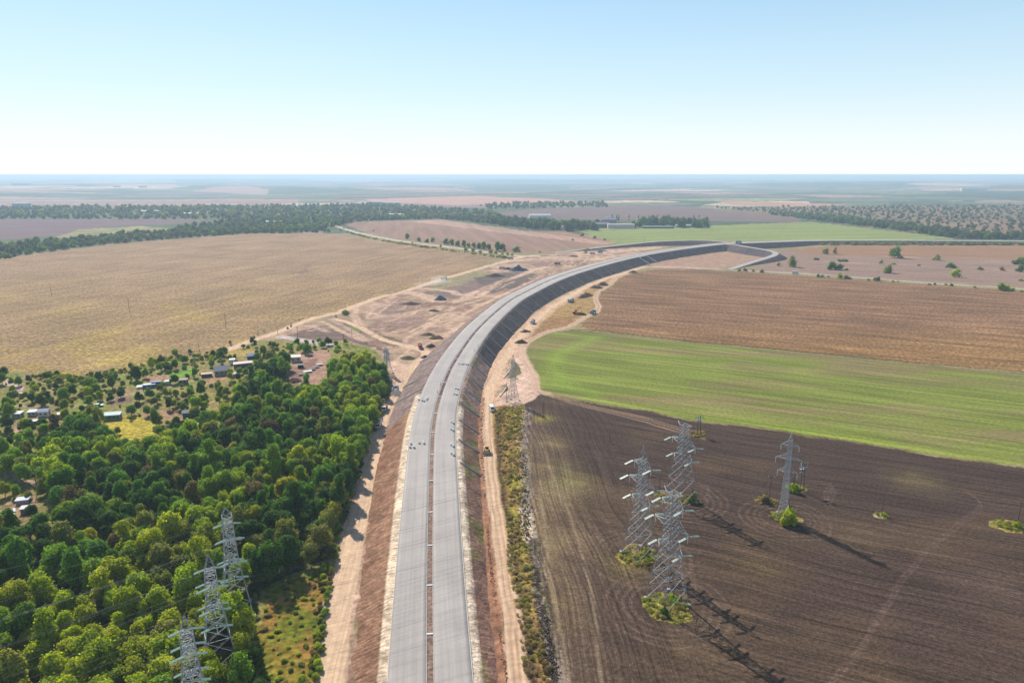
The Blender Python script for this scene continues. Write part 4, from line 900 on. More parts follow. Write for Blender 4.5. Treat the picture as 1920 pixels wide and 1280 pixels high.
# stuff scatter with geometry nodes
def scatter(name, pts, meshes, kindlabel=None, zf=None):
    """pts: list of (x, y, scale, tint, zscale)"""
    col_ = bpy.data.collections.new(name+'_sources')
    for k, me in enumerate(meshes): o = bpy.data.objects.new('%s_source' % name, me); col_.objects.link(o)
    P_ = np.array([[p[0], p[1], (zf(p[0], p[1]) if zf else 0)] for p in pts], np.float32)
    me = bpy.data.meshes.new(name); me.vertices.add(len(P_)); me.vertices.foreach_set('co', P_.ravel())
    def attr(n, t, d, key='vector'):
        a = me.attributes.new(n, t, 'POINT'); a.data.foreach_set(key, np.asarray(d, np.float32).ravel())
    attr('scl', 'FLOAT_VECTOR', [[p[2]*random.uniform(.8, 1.2), p[2]*random.uniform(.8, 1.2), p[2]*p[4]] for p in pts]); attr('rot', 'FLOAT_VECTOR', [[0, 0, random.uniform(0, 6.28)] for p in pts])
    tn = []
    for p in pts:
        c = TINT[p[3]]; j = random.uniform(.82, 1.2); tn.append([c[0]*j, c[1]*j, c[2]*j])
    attr('tint', 'FLOAT_VECTOR', tn)
    o = link(name, me); ng = bpy.data.node_groups.new(name+'_scatter', 'GeometryNodeTree')
    ng.interface.new_socket('Geometry', in_out='INPUT', socket_type='NodeSocketGeometry'); ng.interface.new_socket('Geometry', in_out='OUTPUT', socket_type='NodeSocketGeometry')
    gi = ng.nodes.new('NodeGroupInput'); go = ng.nodes.new('NodeGroupOutput'); ci = ng.nodes.new('GeometryNodeCollectionInfo'); ci.inputs[0].default_value = col_
    ci.inputs['Separate Children'].default_value = True; ci.inputs['Reset Children'].default_value = True
    ip = ng.nodes.new('GeometryNodeInstanceOnPoints'); ip.inputs['Pick Instance'].default_value = True
    def na(nm):
        n = ng.nodes.new('GeometryNodeInputNamedAttribute'); n.data_type = 'FLOAT_VECTOR'; n.inputs[0].default_value = nm; return n.outputs[0]
    ng.links.new(gi.outputs[0], ip.inputs['Points']); ng.links.new(ci.outputs[0], ip.inputs['Instance']); ng.links.new(na('scl'), ip.inputs['Scale']); ng.links.new(na('rot'), ip.inputs['Rotation'])
    ng.links.new(ip.outputs[0], go.inputs[0]); md = o.modifiers.new('scatter', 'NODES'); md.node_group = ng
    tag(o, kind='stuff'); return o
scatter('woodland', [(t[0], t[1], t[2], t[3], random.uniform(.9, 1.15)) for t in rest], big+tall)
# understorey at the forest edge and verge weeds
def band(px, n, seed, rmin): return poisson(GP(px), rmin, n, seed)
under = []
for (x, y) in band([(640, 945), (655, 950), (640, 1010), (628, 1060), (615, 1120), (608, 1200), (600, 1290), (560, 1290), (596, 1180), (598, 1080), (612, 1020)], 1200, 5, 1.5): under.append((x, y, random.uniform(.3, .6), random.choice(['olive', 'brownish', 'yellow-green', 'mid green']), .8))
for (x, y) in band([(500, 1100), (600, 1080), (598, 1180), (585, 1290), (500, 1290), (470, 1200)], 500, 6, 2.2): under.append((x, y, random.uniform(.15, .5), random.choice(['olive', 'yellow-green', 'yellow-green', 'brownish', 'mid green']), .5))
for (x, y) in band([(660, 880), (690, 800), (722, 745), (735, 735), (700, 815), (672, 900)], 500, 8, 1.8): under.append((x, y, random.uniform(.35, .6), random.choice(['olive', 'brownish', 'dark green']), .9))
scatter('undergrowth', under, bush)
weeds = []
for (x, y) in band([(925, 765), (978, 762), (975, 830), (980, 880), (986, 940), (955, 948), (940, 880), (932, 800)], 4000, 9, 1.35):
    weeds.append((x, y, random.uniform(.16, .36), random.choice(['weed green', 'dry weed', 'dry weed', 'weed green', 'weed dark', 'straw']), .38))
for (x, y) in band([(955, 965), (984, 962), (996, 1050), (1003, 1140), (1018, 1200), (1038, 1280), (1050, 1380), (1010, 1380), (990, 1280), (965, 1130), (952, 1050)], 4500, 10, 1.25):
    v = topx(x, y)[1]; weeds.append((x, y, random.uniform(.16, .36), random.choice(['weed green', 'dry weed', 'straw', 'dry weed', 'weed green', 'straw'] if v < 1150 else ['weed dark', 'dry weed', 'dry weed', 'olive', 'brownish']), .4))
for (u, v, ra, c) in feet:
    x0, y0 = G(u, v)[:2]
    for k in range(int(ra*ra*2.6)):
        a = random.uniform(0, 6.28); q = ra*math.sqrt(random.random())*.92; weeds.append((x0+q*math.cos(a), y0+q*math.sin(a)*.87, random.uniform(.12, .3)*(1.2 if k % 5 == 0 else 1), random.choice(['weed green', 'olive', 'straw', 'weed green', 'dry weed', 'yellow-green'] if c[1] > 134 else ['dry weed', 'straw', 'brownish', 'weed green']), .6))
weeds = [(a, b, c*1.9, d, .7) for a, b, c, d, e in weeds if random.random() < .72]
scatter('weeds', weeds, tuft)
# gardens: trees one by one
def g7(a, b): return (220+a/6.857, 640+b/6.857)
def g6(a, b): return (a/7.11, 640+b/7.11)
gard = [(*g7(750, 210), .8, 'mid green'), (*g7(450, 340), .75, 'yellow-green'), (*g7(570, 280), .7, 'brownish'), (*g7(650, 390), .75, 'dark green'), (*g7(740, 360), .8, 'deep green'), (*g7(860, 280), .8, 'deep green'), (*g7(940, 160), .5, 'deep green'), (*g7(250, 500), 1.0, 'dark green'), (*g7(370, 470), .7, 'mid green'), (*g7(180, 380), .6, 'olive'),
        (*g7(1230, 210), .7, 'dark green'), (*g7(1330, 230), .85, 'dark green'), (*g7(1220, 330), .75, 'mid green'), (*g7(1090, 270), .5, 'olive'), (*g7(1620, 90), .5, 'olive'), (*g7(1740, 30), .6, 'dark green'), (*g7(1880, 190), .9, 'deep green'), (*g7(1800, 200), .5, 'dark green'), (*g7(60, 720), .7, 'dark green'), (*g7(285, 780), .7, 'dark green'), (*g7(180, 950), .8, 'deep green'),
        (*g7(480, 830), .8, 'olive'), (*g7(620, 700), .6, 'yellow-green'), (*g7(670, 870), .75, 'dark green'), (*g7(820, 880), .7, 'olive'), (*g7(1020, 910), 1.05, 'mid green'), (*g7(1080, 700), .9, 'deep green'), (*g7(1300, 650), .8, 'olive'), (*g7(950, 690), .6, 'brownish'), (*g7(500, 1080), .9, 'deep green'), (*g7(790, 1200), 1.0, 'dark green'), (*g7(1240, 1080), .85, 'yellow-green'), (*g7(1380, 1050), .8, 'deep green'), (*g7(980, 440), .35, 'deep green'),
        (*g6(130, 1010), .95, 'mid green'), (*g6(120, 1190), 1.0, 'dark green'), (*g6(560, 860), .85, 'dark green'), (*g6(430, 820), .6, 'blue-green'), (*g6(860, 780), 1.0, 'mid green'), (*g6(620, 780), .7, 'dark green'), (*g6(800, 590), .7, 'olive'), (*g6(760, 470), .5, 'deep green'), (*g6(1220, 690), 1.1, 'mid green'), (*g6(1500, 630), .95, 'deep green'), (*g6(1400, 640), .5, 'olive'), (*g6(940, 550), .6, 'olive'), (*g6(250, 590), .7, 'deep green'),
        (*g6(390, 540), .55, 'dark green'), (*g6(60, 470), .8, 'dark green'), (*g6(450, 640), .7, 'yellow-green'), (*g6(1000, 580), .5, 'yellow'), (*g6(1120, 740), .6, 'orange'), (*g6(1200, 810), .55, 'orange'), (*g6(1340, 780), .6, 'yellow-green'), (*g6(1480, 800), .6, 'dark green'), (*g6(1610, 760), .6, 'dark green'), (*g6(960, 840), .4, 'orange'), (*g6(1100, 950), .5, 'dark green'), (*g6(780, 880), .5, 'brownish'), (*g6(560, 1150), .6, 'blue-green'), (*g6(280, 1190), .45, 'blue-green'),
        (*g6(1340, 1100), .8, 'mid green'), (*g6(980, 1180), 1.05, 'dark green'), (*g6(1250, 1180), .9, 'mid green'), (432, 646, .38, 'yellow'), (258, 838, .55, 'deep green'), (220, 815, .5, 'olive'), (300, 800, .6, 'olive'), (335, 822, .85, 'dark green'), (32, 930, .6, 'mid green'), (60, 972, .8, 'dark green'), (10, 930, .7, 'yellow-green'), (45, 1010, .6, 'olive'), (100, 925, .8, 'mid green'),
        (505, 668, .5, 'deep green'), (545, 655, .4, 'blue-green'), (575, 658, .45, 'dark green'), (590, 655, .5, 'mid green'), (606, 652, .5, 'olive'), (562, 650, .4, 'deep green'), (630, 650, .6, 'yellow-green'), (520, 652, .4, 'olive'), (480, 690, .6, 'mid green'), (648, 645, .5, 'yellow'), (532, 665, .5, 'yellow-green'), (5, 720, .7, 'deep green'), (20, 750, .6, 'mid green'), (15, 770, .8, 'deep green'), (130, 730, .6, 'olive'), (340, 720, .4, 'olive'), (380, 725, .6, 'deep green'), (415, 740, .7, 'mid green'), (440, 725, .6, 'olive'), (330, 745, .6, 'yellow-green'), (300, 735, .5, 'olive')]
gmarks = [('near the grey-roofed house', 418, 697), ('near the blue container', 290, 722), ('around the yellow meadow', 250, 805), ('beside the greenhouse', 212, 781), ('by the white sheds at left', 55, 785), ('along the crop field edge', 230, 690), ('at the left edge by the pinkish plot', 25, 725), ('by the muddy building site', 560, 672), ('near the vegetable beds', 310, 780), ('by the garden lane at far left', 50, 925), ('behind the bright green bed', 340, 680)]
for u, v, s, c in gard:
    mk = min(gmarks, key=lambda m: (m[1]-u)**2+((m[2]-v)*1.6)**2)[0]; x, y, _ = G(u, v)
    tree(x, y, s*.95, c, '%s %s garden tree %s' % ('large' if s > .85 else 'small' if s < .6 else 'medium', c, mk), 'tree', 'garden trees '+mk)
gf = []
gpoly = [(-450, 700), (0, 705), (100, 712), (180, 712), (240, 700), (300, 678), (380, 680), (470, 650), (560, 640), (640, 645), (650, 665), (620, 660), (545, 668), (535, 690), (470, 710), (440, 770), (330, 825), (205, 835), (190, 790), (60, 850), (-450, 850)]
opens = [(255, 805, 13), (325, 700, 9), (298, 712, 9), (310, 782, 10), (400, 712, 9), (450, 660, 9), (30, 728, 9), (60, 790, 12), (415, 694, 10), (455, 682, 9), (285, 722, 9), (30, 960, 11), (212, 781, 7), (225, 750, 8), (370, 800, 8), (185, 760, 5)]
for (x, y) in poisson(GP(gpoly), 3.7, 6000, 12):
    u, v = topx(x, y)
    if any(math.hypot(x-G(a, b)[0], y-G(a, b)[1]) < r_ for a, b, r_ in opens) or random.random() < .42: continue
    gf.append((x, y, random.uniform(.3, .85), random.choice(['olive', 'mid green', 'deep green', 'mid green', 'yellow-green', 'dark green', 'olive', 'deep green', 'mid green']), random.uniform(.7, 1.2)))
for k in range(160):  # yellow scrub on the crop field edge
    t = random.random(); u = 60+t*340; v = np.interp(u, [0, 100, 180, 240, 300, 380, 430], [698, 708, 708, 697, 675, 672, 652])+random.uniform(-5, 6); x, y, _ = G(u, v); gf.append((x, y, random.uniform(.25, .6), random.choice(['yellow-green', 'yellow-green', 'yellow', 'olive']), .7))
for (x, y) in poisson(GP([(-450, 895), (0, 900), (60, 925), (40, 1000), (-450, 1000)]), 4, 2000, 13):
    if random.random() < .6 and math.hypot(x-G(20, 965)[0], y-G(20, 965)[1]) > 11: gf.append((x, y, random.uniform(.3, .7), random.choice(['olive', 'yellow-green', 'mid green', 'olive']), .8))
scatter('garden_shrubs', gf, big+bush+bush)
# field bushes on the right, row trees, roadside shrubs
def c8(a, b): return (1480+a/4.364, 440+b/4.364)
fb = [(295, 158, 1.3, 1, 'deep green'), (372, 158, .9, 1.8, 'olive'), (220, 206, 1.6, .5, 'dark green'), (410, 220, 1.2, .8, 'dark green'), (437, 220, 1.2, .8, 'dark green'), (462, 220, 1.1, .8, 'dark green'), (25, 262, 1.4, 1.7, 'olive'), (325, 284, 1.3, 1, 'dark green'), (350, 284, 1.4, 1, 'deep green'), (380, 285, 1.3, 1, 'dark green'), (410, 286, 1.2, .9, 'dark green'), (473, 290, 1, .7, 'olive'), (750, 236, .9, 1.4, 'olive'),
      (855, 242, 1.2, .4, 'olive'), (800, 312, 1.5, 1.1, 'olive'), (862, 188, 2.2, 1.1, 'deep green'), (912, 188, 1.2, .8, 'brownish'), (1205, 207, 2.0, 1, 'olive'), (1310, 268, 1.6, 1, 'deep green'), (1345, 272, 1.7, .9, 'dark green'), (1060, 254, .9, .6, 'brownish'), (1560, 286, 1.4, .7, 'olive'), (1740, 292, 1.2, 1, 'orange'), (1360, 345, 1.3, 1.1, 'yellow-green'), (1850, 242, 1.7, .9, 'dark green'), (1890, 243, 1.7, .9, 'deep green'), (1885, 302, 1.8, 1.2, 'dark green'), (1895, 378, 1.3, .6, 'olive'),
      (235, 345, 1.1, 1.1, 'deep green'), (268, 346, 1.1, 1, 'olive'), (322, 347, .8, .6, 'brownish'), (410, 357, 1.2, 1, 'mid green'), (470, 360, 1.0, .9, 'olive'), (495, 360, .9, .8, 'deep green'), (640, 374, 1.1, .9, 'mid green'), (700, 377, .9, .9, 'olive'), (725, 377, .9, 1, 'dark green'), (850, 386, 1, .8, 'yellow'), (890, 388, .9, .7, 'yellow-green'), (1145, 410, 1, .6, 'brownish'), (1187, 410, .8, 1, 'deep green'), (1280, 412, .8, .7, 'brownish'), (1322, 418, 1.1, 1, 'dark green'), (1515, 432, .8, .8, 'olive'), (1725, 455, 1.6, 1, 'mid green'), (1765, 457, 1.4, .9, 'yellow-green'), (1825, 458, 1.2, 1, 'mid green'), (1900, 468, 1.3, .6, 'yellow')]
fw = ['in the pale stubble field near the ramp', 'in the middle of the stubble field', 'in the stubble field towards the right edge']
for a, b, s, szz, c in fb:
    u, v = c8(a, b); x, y, _ = G(u, v); road = b > 320 and a < 1950 and b > 345+(a-235)*.06-6
    wd = ('at the verge of the local road, '+('left part' if a < 600 else 'middle part' if a < 1300 else 'right part')) if road else fw[min(2, a//650)]
    k = random.choice(['rounded', 'ragged', 'squat']) if szz < 1.3 else 'upright'
    tree(x, y, s*(.66 if not road else .5), c, '%s %s bush %s' % (k, c, wd), 'bush', 'bushes '+wd, farB if szz < .9 else farB+farT, szz*1.1)
for u, v, s, c in ((305+1280/1, 0, 0, ''),) if False else ((1386, 508, .6, 'olive'), (1397, 508, .6, 'brownish'), (1412, 509, .5, 'olive'), (1428, 511, .7, 'olive'), (1459, 498, .6, 'olive')):
    x, y, _ = G(u, v); tree(x, y, s*1.1, c, '%s roadside bush where the ramp meets the local road' % c, 'bush', 'bushes at the ramp end', farB)
for a, b, s, c in ((372, 445, 1.1, 'deep green'), (437, 457, .8, 'dark green'), (482, 463, .9, 'dark green'), (515, 462, .9, 'deep green'), (590, 474, 1.0, 'dark green'), (620, 478, 1.0, 'deep green'), (655, 484, 1.0, 'dark green'), (690, 490, .95, 'dark green'), (715, 492, .8, 'mid green'), (745, 494, .9, 'dark green'), (775, 497, 1, 'dark green'), (800, 500, 1, 'deep green'), (828, 503, .9, 'dark green'), (878, 512, 1.2, 'deep green'), (905, 511, 1.2, 'dark green'), (985, 517, 1.1, 'deep green')):
    x, y, _ = G(640+a/3, 300+b/3); tree(x, y, s*.95, c, '%s tree in the row beside the old road, %s' % (c, 'far end' if a < 530 else 'middle' if a < 800 else 'near end'), 'tree', 'row of trees beside the old road', farT)
for a, b, s, c in ((700, 510, .6, 'mid green'), (740, 514, .7, 'olive'), (780, 520, .8, 'deep green'), (840, 525, .7, 'olive'), (870, 528, .7, 'yellow-green'), (905, 532, .8, 'yellow'), (935, 534, .8, 'yellow'), (960, 536, .7, 'yellow'), (1115, 520, .6, 'brownish'), (1303, 452, .7, 'olive'), (1355, 427, .9, 'dark green'), (1425, 440, .9, 'dark green'), (1480, 450, .9, 'deep green'), (560, 490, .5, 'olive'), (400, 470, .5, 'olive'), (340, 462, .5, 'brownish'), (30, 865, .65, 'deep green'), (20, 870, .5, 'olive')):
    x, y, _ = G(640+a/3, 300+b/3); tree(x, y, s*.9, c, '%s shrub beside the dusty road %s' % (c, 'at its bend' if a < 200 else 'near the row of trees' if a < 1000 else 'at the far green field'), 'bush', 'roadside shrubs', farB+farT[:1])
for u, v, s, c in ((649, 588, .5, 'deep green'), (630, 594, .4, 'olive'), (546, 612, .45, 'deep green'), (539, 616, .4, 'olive'), (561, 601, .35, 'olive'), (477, 634, .4, 'dark green'), (495, 622, .3, 'olive')):
    x, y, _ = G(u, v); tree(x, y, s, c, 'small %s bush along the dirt track below the crop field' % c, 'bush', 'bushes on the dirt track', bush)
for u, v, s, c, lb in ((1478, 982, 1.35, 'yellow-green', 'large round yellow-green bush at the foot of the slender pylon'), (1487, 922, .95, 'yellow-green', 'yellow-green bush in front of the dark switchgear pole'), (1298, 940, .9, 'olive', 'dark olive shrub in the brown patch under the flat-topped pylon'), (1210, 1040, .5, 'yellow-green', 'small green shrub inside the leftmost pylon base'), (1262, 1130, .6, 'mid green', 'small green shrub inside the nearest pylon base'), (1245, 1152, .55, 'dark green', 'dark green shrub at a leg of the nearest pylon'), (1906, 990, .6, 'yellow-green', 'yellow-green weed clump at the right edge'), (1436, 942, .7, 'brownish', 'brown dry weed clump under the pole with white insulators'),
                       (1469, 985, .8, 'yellow', 'yellow side of the bush at the slender pylon')):
    x, y, _ = G(u, v); tree(x, y, s, c, lb, 'bush', None, bush, 1.15)
# village trees and poplars (middle distance)
vt = []
rs = np.random.RandomState(5)
for k in range(90):
    t = k/89; u = 918+t*200+rs.uniform(-3, 3); v = np.interp(u, [918, 1000, 1060, 1120], [420, 430, 433.5, 431.5])-rs.uniform(0, 7); vt.append((u, v, rs.uniform(1.1, 1.8), ['far dark', 'dark green', 'far mid', 'far dark'][rs.randint(4)]))
for k in range(46):
    u = 1195+130*rs.rand(); v = 424-rs.uniform(0, 5); vt.append((u, v, rs.uniform(1.1, 1.8), ['far dark', 'dark green', 'far mid'][rs.randint(3)]))
for u in (1188, 1198, 1258, 1275, 1282, 1300, 1312, 1322): vt.append((u, 427, 1.4, 'dark green'))
scatter('village_trees', [(*G(u, v)[:2], s_*.95, c, 1.25) for u, v, s_, c in vt], farT)
for u, v in ((1148, 412), (1156, 413), (1160, 413), (1179, 413), (1197, 414), (1216, 414), (1232, 413), (1255, 412), (1300, 413), (1310, 413)):
    x, y, _ = G(u, v+3); tree(x, y, 1.15, 'dark green', 'tall narrow poplar rising behind the village buildings', 'tree', 'village poplars', poplar, 1.3, 0, .1, False)
# distant woodland masses
def mass(name, polys, seed, meshes, tints, smin, smax, dens=1.0):
    pts = []
    for q, (px, spacing, n) in enumerate(polys):
        for (x, y) in poisson(GP(px), spacing, n, seed+q): pts.append((x, y, random.uniform(smin, smax), random.choice(tints), random.uniform(.8, 1.2)))
    return scatter(name, pts, meshes, None, lambda a, b: float(zfar(np.array([a]), np.array([b]))[0]))
dk = ['far dark', 'far dark', 'far mid', 'far olive', 'deep green', 'far mid']
mass('valley_woodland', [([(-500, 560), (0, 486), (110, 469), (210, 457), (330, 447), (480, 437), (620, 436), (600, 428), (400, 428), (250, 440), (80, 455), (0, 462), (-500, 510)], 11, 9000), ([(330, 430), (480, 408), (640, 410), (660, 418), (600, 430), (480, 436), (380, 440)], 14, 9000)], 31, farT, dk, .55, 1.2)
mass('settlement_trees', [([(-500, 388), (0, 390), (480, 387), (700, 384), (900, 396), (960, 412), (900, 414), (820, 410), (700, 414), (640, 416), (400, 411), (0, 411), (-500, 412)], 21, 20000)], 41, farT, ['far dark', 'far olive', 'far mid', 'far dark', 'olive'], .7, 1.4)
mass('tree_belt', [([(900, 386), (960, 381), (1130, 380), (1140, 388), (1000, 391), (920, 392)], 30, 4000), ([(660, 415), (820, 410), (930, 420), (1120, 431), (1100, 424), (940, 412), (820, 404), (700, 408)], 13, 6000), ([(1440, 402), (1510, 411), (1700, 434), (1800, 448), (1920, 449), (2400, 452), (2400, 446), (1920, 443), (1820, 440), (1700, 425), (1560, 408)], 10, 9000)], 51, farT, dk, .8, 1.4)
mass('scrubland', [([(1340, 390), (1500, 388), (1920, 386), (2400, 386), (2400, 450), (1920, 446), (1820, 446), (1700, 430), (1500, 405)], 19, 15000)], 61, farB+farT[:1], ['far olive', 'far dark', 'far brown', 'far mid', 'far brown'], .5, 1.1)
cutp = []
for k in range(900):
    u = random.uniform(1500, 2100); v = np.interp(u, [1500, 1920, 2300], [458, 458.5, 462])+random.uniform(-2.6, 1.5); x, y, _ = G(u, v); cutp.append((x, y, random.uniform(.4, 1.0), random.choice(['dark green', 'olive', 'blue-green', 'brownish', 'olive']), .8))
for k in range(160):
    t = random.random(); pr = [(600, 418), (640, 431), (673, 440), (723, 451), (773, 459), (840, 468), (907, 477), (950, 482)]; q = t*7; i = min(6, int(q)); f_ = q-i; u = pr[i][0]*(1-f_)+pr[i+1][0]*f_; v = pr[i][1]*(1-f_)+pr[i+1][1]*f_+random.uniform(.5, 2.5); x, y, _ = G(u, v); cutp.append((x, y, random.uniform(.3, .8), random.choice(['olive', 'yellow-green', 'brownish', 'olive']), .8))
scatter('roadside_scrub', cutp, farB)
# ------------------------------------------------------------------ buildings
def house(u, v, L, Wd, hh, rz, wallc, roofc, label, roof='gable', rh=None, cat='shed', name='shed', wins=2, z=0):
    x, y, _ = G(u, v); e = empty(name, (x, y, z), rz); tag(e, label, cat)
    mw = paint('wall_%d_%d_%d' % tuple(int(q*255) for q in wallc), wallc, .9); mr = paint('roof_%d_%d_%d' % tuple(int(q*255) for q in roofc), roofc, .7)
    MB().box(0, 0, hh/2, L, Wd, hh).obj('wall', mw, e)
    rh = rh if rh is not None else Wd*.32
    if roof == 'gable':
        MB().prism([(-Wd/2-.35, hh-.1), (0, hh+rh), (Wd/2+.35, hh-.1), (Wd/2+.35, hh-.22), (0, hh+rh-.15), (-Wd/2-.35, hh-.22)], -L/2-.35, L/2+.35, 'x').obj('roof', mr, e)
        MB().prism([(-Wd/2, hh), (0, hh+rh-.16), (Wd/2, hh)], -L/2+.02, L/2-.02, 'x').obj('gable', mw, e)
    else:
        MB().prism([(-Wd/2-.3, hh+.1), (Wd/2+.3, hh+.1+rh), (Wd/2+.3, hh+.28+rh), (-Wd/2-.3, hh+.28)], -L/2-.3, L/2+.3, 'x').obj('roof', mr, e)
    for k in range(wins):
        xx = -L/2+L*(k+.5)/wins; MB().box(xx, -Wd/2-.03, hh*.55, min(1.2, L*.2), .1, hh*.3).obj('window', M_glass, e)
    MB().box(L*.5+.02, 0, hh*.42, .08, .95, hh*.8).obj('door', M_wood, e)
    return e
cre = (.5, .42, .36); wh = (.68, .66, .62); gr = (.30, .31, .33); br = (.22, .15, .11); bl = (.06, .11, .2); gn = (.2, .34, .3)
house(417, 701, 8.5, 7, 3.2, .35, (.36, .27, .25), gr, 'stone garden house with a big grey gabled roof', cat='house', name='house', wins=3)
house(456, 688, 11, 4.2, 2.7, .42, (.12, .11, .12), (.55, .42, .38), 'long dark shed with a pale pink flat roof', 'flat', .3)
house(436, 682, 3.2, 3, 3.0, .4, wh, wh, 'small white boxy hut behind the grey-roofed house', 'flat', .1, wins=1)
house(471, 672, 5, 4, 2.4, .5, bl, (.45, .5, .58), 'blue shed with a pale blue roof near the upper gardens')
house(388, 706, 6, 2.4, 1.8, .35, (.12, .1, .09), (.45, .3, .25), 'low brown lean-to left of the grey-roofed house', 'flat', .3)
house(345, 719, 4.2, 3, 2.5, .2, br, (.2, .13, .1), 'small reddish brown brick shed by the bright green bed', 'flat', .2)
house(294, 723, 4.8, 2.6, 2.5, .3, bl, (.10, .16, .26), 'dark blue metal container in the gardens', 'flat', .02, wins=0, name='container', cat='container')
house(280, 726, 6.5, 2.3, 1.8, .35, (.2, .27, .4), (.55, .6, .66), 'long white and blue trailer next to the dark blue container', 'flat', .02, wins=3, name='trailer', cat='trailer')
house(264, 727, 3.6, 2.5, .8, .3, wh, wh, 'low white covered cold frame left of the trailer', 'flat', .3, wins=0)
house(315, 720, 3, 2.4, 1.8, .3, (.45, .47, .55), (.5, .52, .6), 'pale lilac tarpaulin box right of the container', 'flat', .1, wins=0)
house(353, 781, 4.6, 3.6, 2.8, .3, (.07, .10, .17), (.3, .33, .36), 'dark blue shed with grey roof below the vegetable beds', 'gable', 1)
house(212, 785, 7.5, 3.6, 2.4, .25, gn, (.45, .55, .55), 'pale green greenhouse above the yellow meadow', 'flat', .5, wins=4, name='greenhouse', cat='greenhouse')
house(34, 781, 4.2, 3.4, 2, .1, (.4, .38, .36), wh, 'left white-roofed hut of the row by the lane', 'flat', .3)
house(62, 778, 3.6, 3, 2, .2, (.4, .38, .36), wh, 'middle white-roofed hut of the row by the lane', 'flat', .3)
house(84, 779, 4.6, 3.4, 2.8, .2, wh, (.6, .62, .66), 'right white hut with pale walls by the lane')
house(56, 795, 6.5, 2.4, 1.5, .3, (.12, .1, .1), (.62, .52, .45), 'long low shed with a pale beige roof in the left gardens', 'flat', .2, wins=0)
house(114, 783, 3.4, 2.6, 2, .2, (.3, .26, .24), (.62, .52, .45), 'small beige-roofed hut among dark shrubs', 'flat', .2)
house(555, 677, 6, 5, 3.2, .3, (.6, .5, .44), (.62, .55, .48), 'unfinished pale house at the muddy building site', 'flat', .3, cat='house', name='house')
house(564, 689, 3.4, 2.4, 1.8, .2, (.05, .06, .08), (.08, .09, .11), 'dark parked trailer below the pale house', 'flat', .1, wins=0)
house(444, 704, 4, 3, 1.4, .4, (.35, .28, .26), (.45, .38, .34), 'low pinkish outbuilding right of the grey-roofed house', 'flat', .2, wins=1)
house(10, 975, 6, 4.5, 2.2, .6, (.5, .48, .5), (.62, .6, .62), 'white-grey shed at the left edge below the lane', 'flat', .4)
house(50, 960, 3, 2.4, 1.8, .3, (.4, .36, .33), (.6, .56, .52), 'small pale hut in the shade of a dark tree', 'flat', .2)
house(44, 942, 4, 2.4, 1.4, .3, (.3, .3, .32), (.55, .58, .62), 'pale blue-grey low roof beside the garden lane', 'flat', .2, wins=0)
house(39, 1040, 4.4, 3.2, 2, .5, (.08, .07, .08), (.09, .09, .11), 'dark-roofed cabin half hidden by forest trees', 'flat', .6, wins=0)
house(361, 800, 5, 2.4, .9, .2, (.4, .4, .4), (.6, .58, .56), 'flat pile of pale boards below the dark blue shed', 'flat', .1, wins=0, name='board_pile', cat='board pile')
for k, (u, v, lb) in enumerate(((599, 685, 'farthest'), (592, 690, 'second'), (585, 694, 'third'), (577, 698, 'fourth and largest'), (567, 703, 'nearest'))):
    house(u, v, 4.6 if k == 3 else 3.8, 2.6 if k == 3 else 1.2, .7, .45, (.3, .28, .27), (.62, .58, .56) if k in (0, 3) else (.2, .17, .15), '%s concrete slab of the row on the muddy site' % lb, 'flat', .05, wins=0, name='concrete_slab', cat='concrete slab')
# village and distant buildings
house(1164, 428, 62, 16, 9, 0, (.62, .56, .52), (.55, .36, .3), 'long white village hall with a reddish roof band', 'flat', .5, cat='building', name='building', wins=12)
house(1128, 427, 34, 14, 9, .0, (.2, .19, .2), (.36, .28, .28), 'dark barn left of the long white hall', 'gable', 4, cat='building', name='building', wins=6)
house(1140, 418, 40, 14, 9, .1, (.34, .30, .30), (.38, .33, .36), 'grey block behind the long white hall', 'gable', 4, cat='building', name='building', wins=5)
house(1148, 412, 36, 12, 7, .1, (.5, .42, .36), (.42, .3, .26), 'reddish block behind the village poplars', 'gable', 3, cat='building', name='building', wins=5)
house(1233, 428, 70, 12, 4, 0, (.1, .13, .13), (.28, .3, .3), 'low dark green-grey shed line in the village', 'flat', .5, cat='building', name='building', wins=8)
house(1290, 426, 60, 14, 4, 0, (.2, .2, .22), (.42, .42, .45), 'low grey farm shed at the right end of the village', 'gable', 3, cat='building', name='building', wins=6)
house(1320, 427, 9, 8, 6, .4, wh, wh, 'small bright white house at the village end', 'gable', 3, cat='building', name='building', wins=1)
house(1020, 427, 16, 10, 7, .2, (.5, .36, .32), (.45, .25, .2), 'red-roofed cottage among the village trees', 'gable', 4, cat='house', name='house')
house(1058, 431, 14, 10, 6, -.2, wh, (.5, .3, .24), 'white cottage at the road through the village trees', 'gable', 4, cat='house', name='house')
house(1012, 409, 60, 18, 8, .1, wh, (.6, .6, .6), 'white hall in the fields beyond the village trees', 'gable', 4, cat='building', name='building', wins=8)
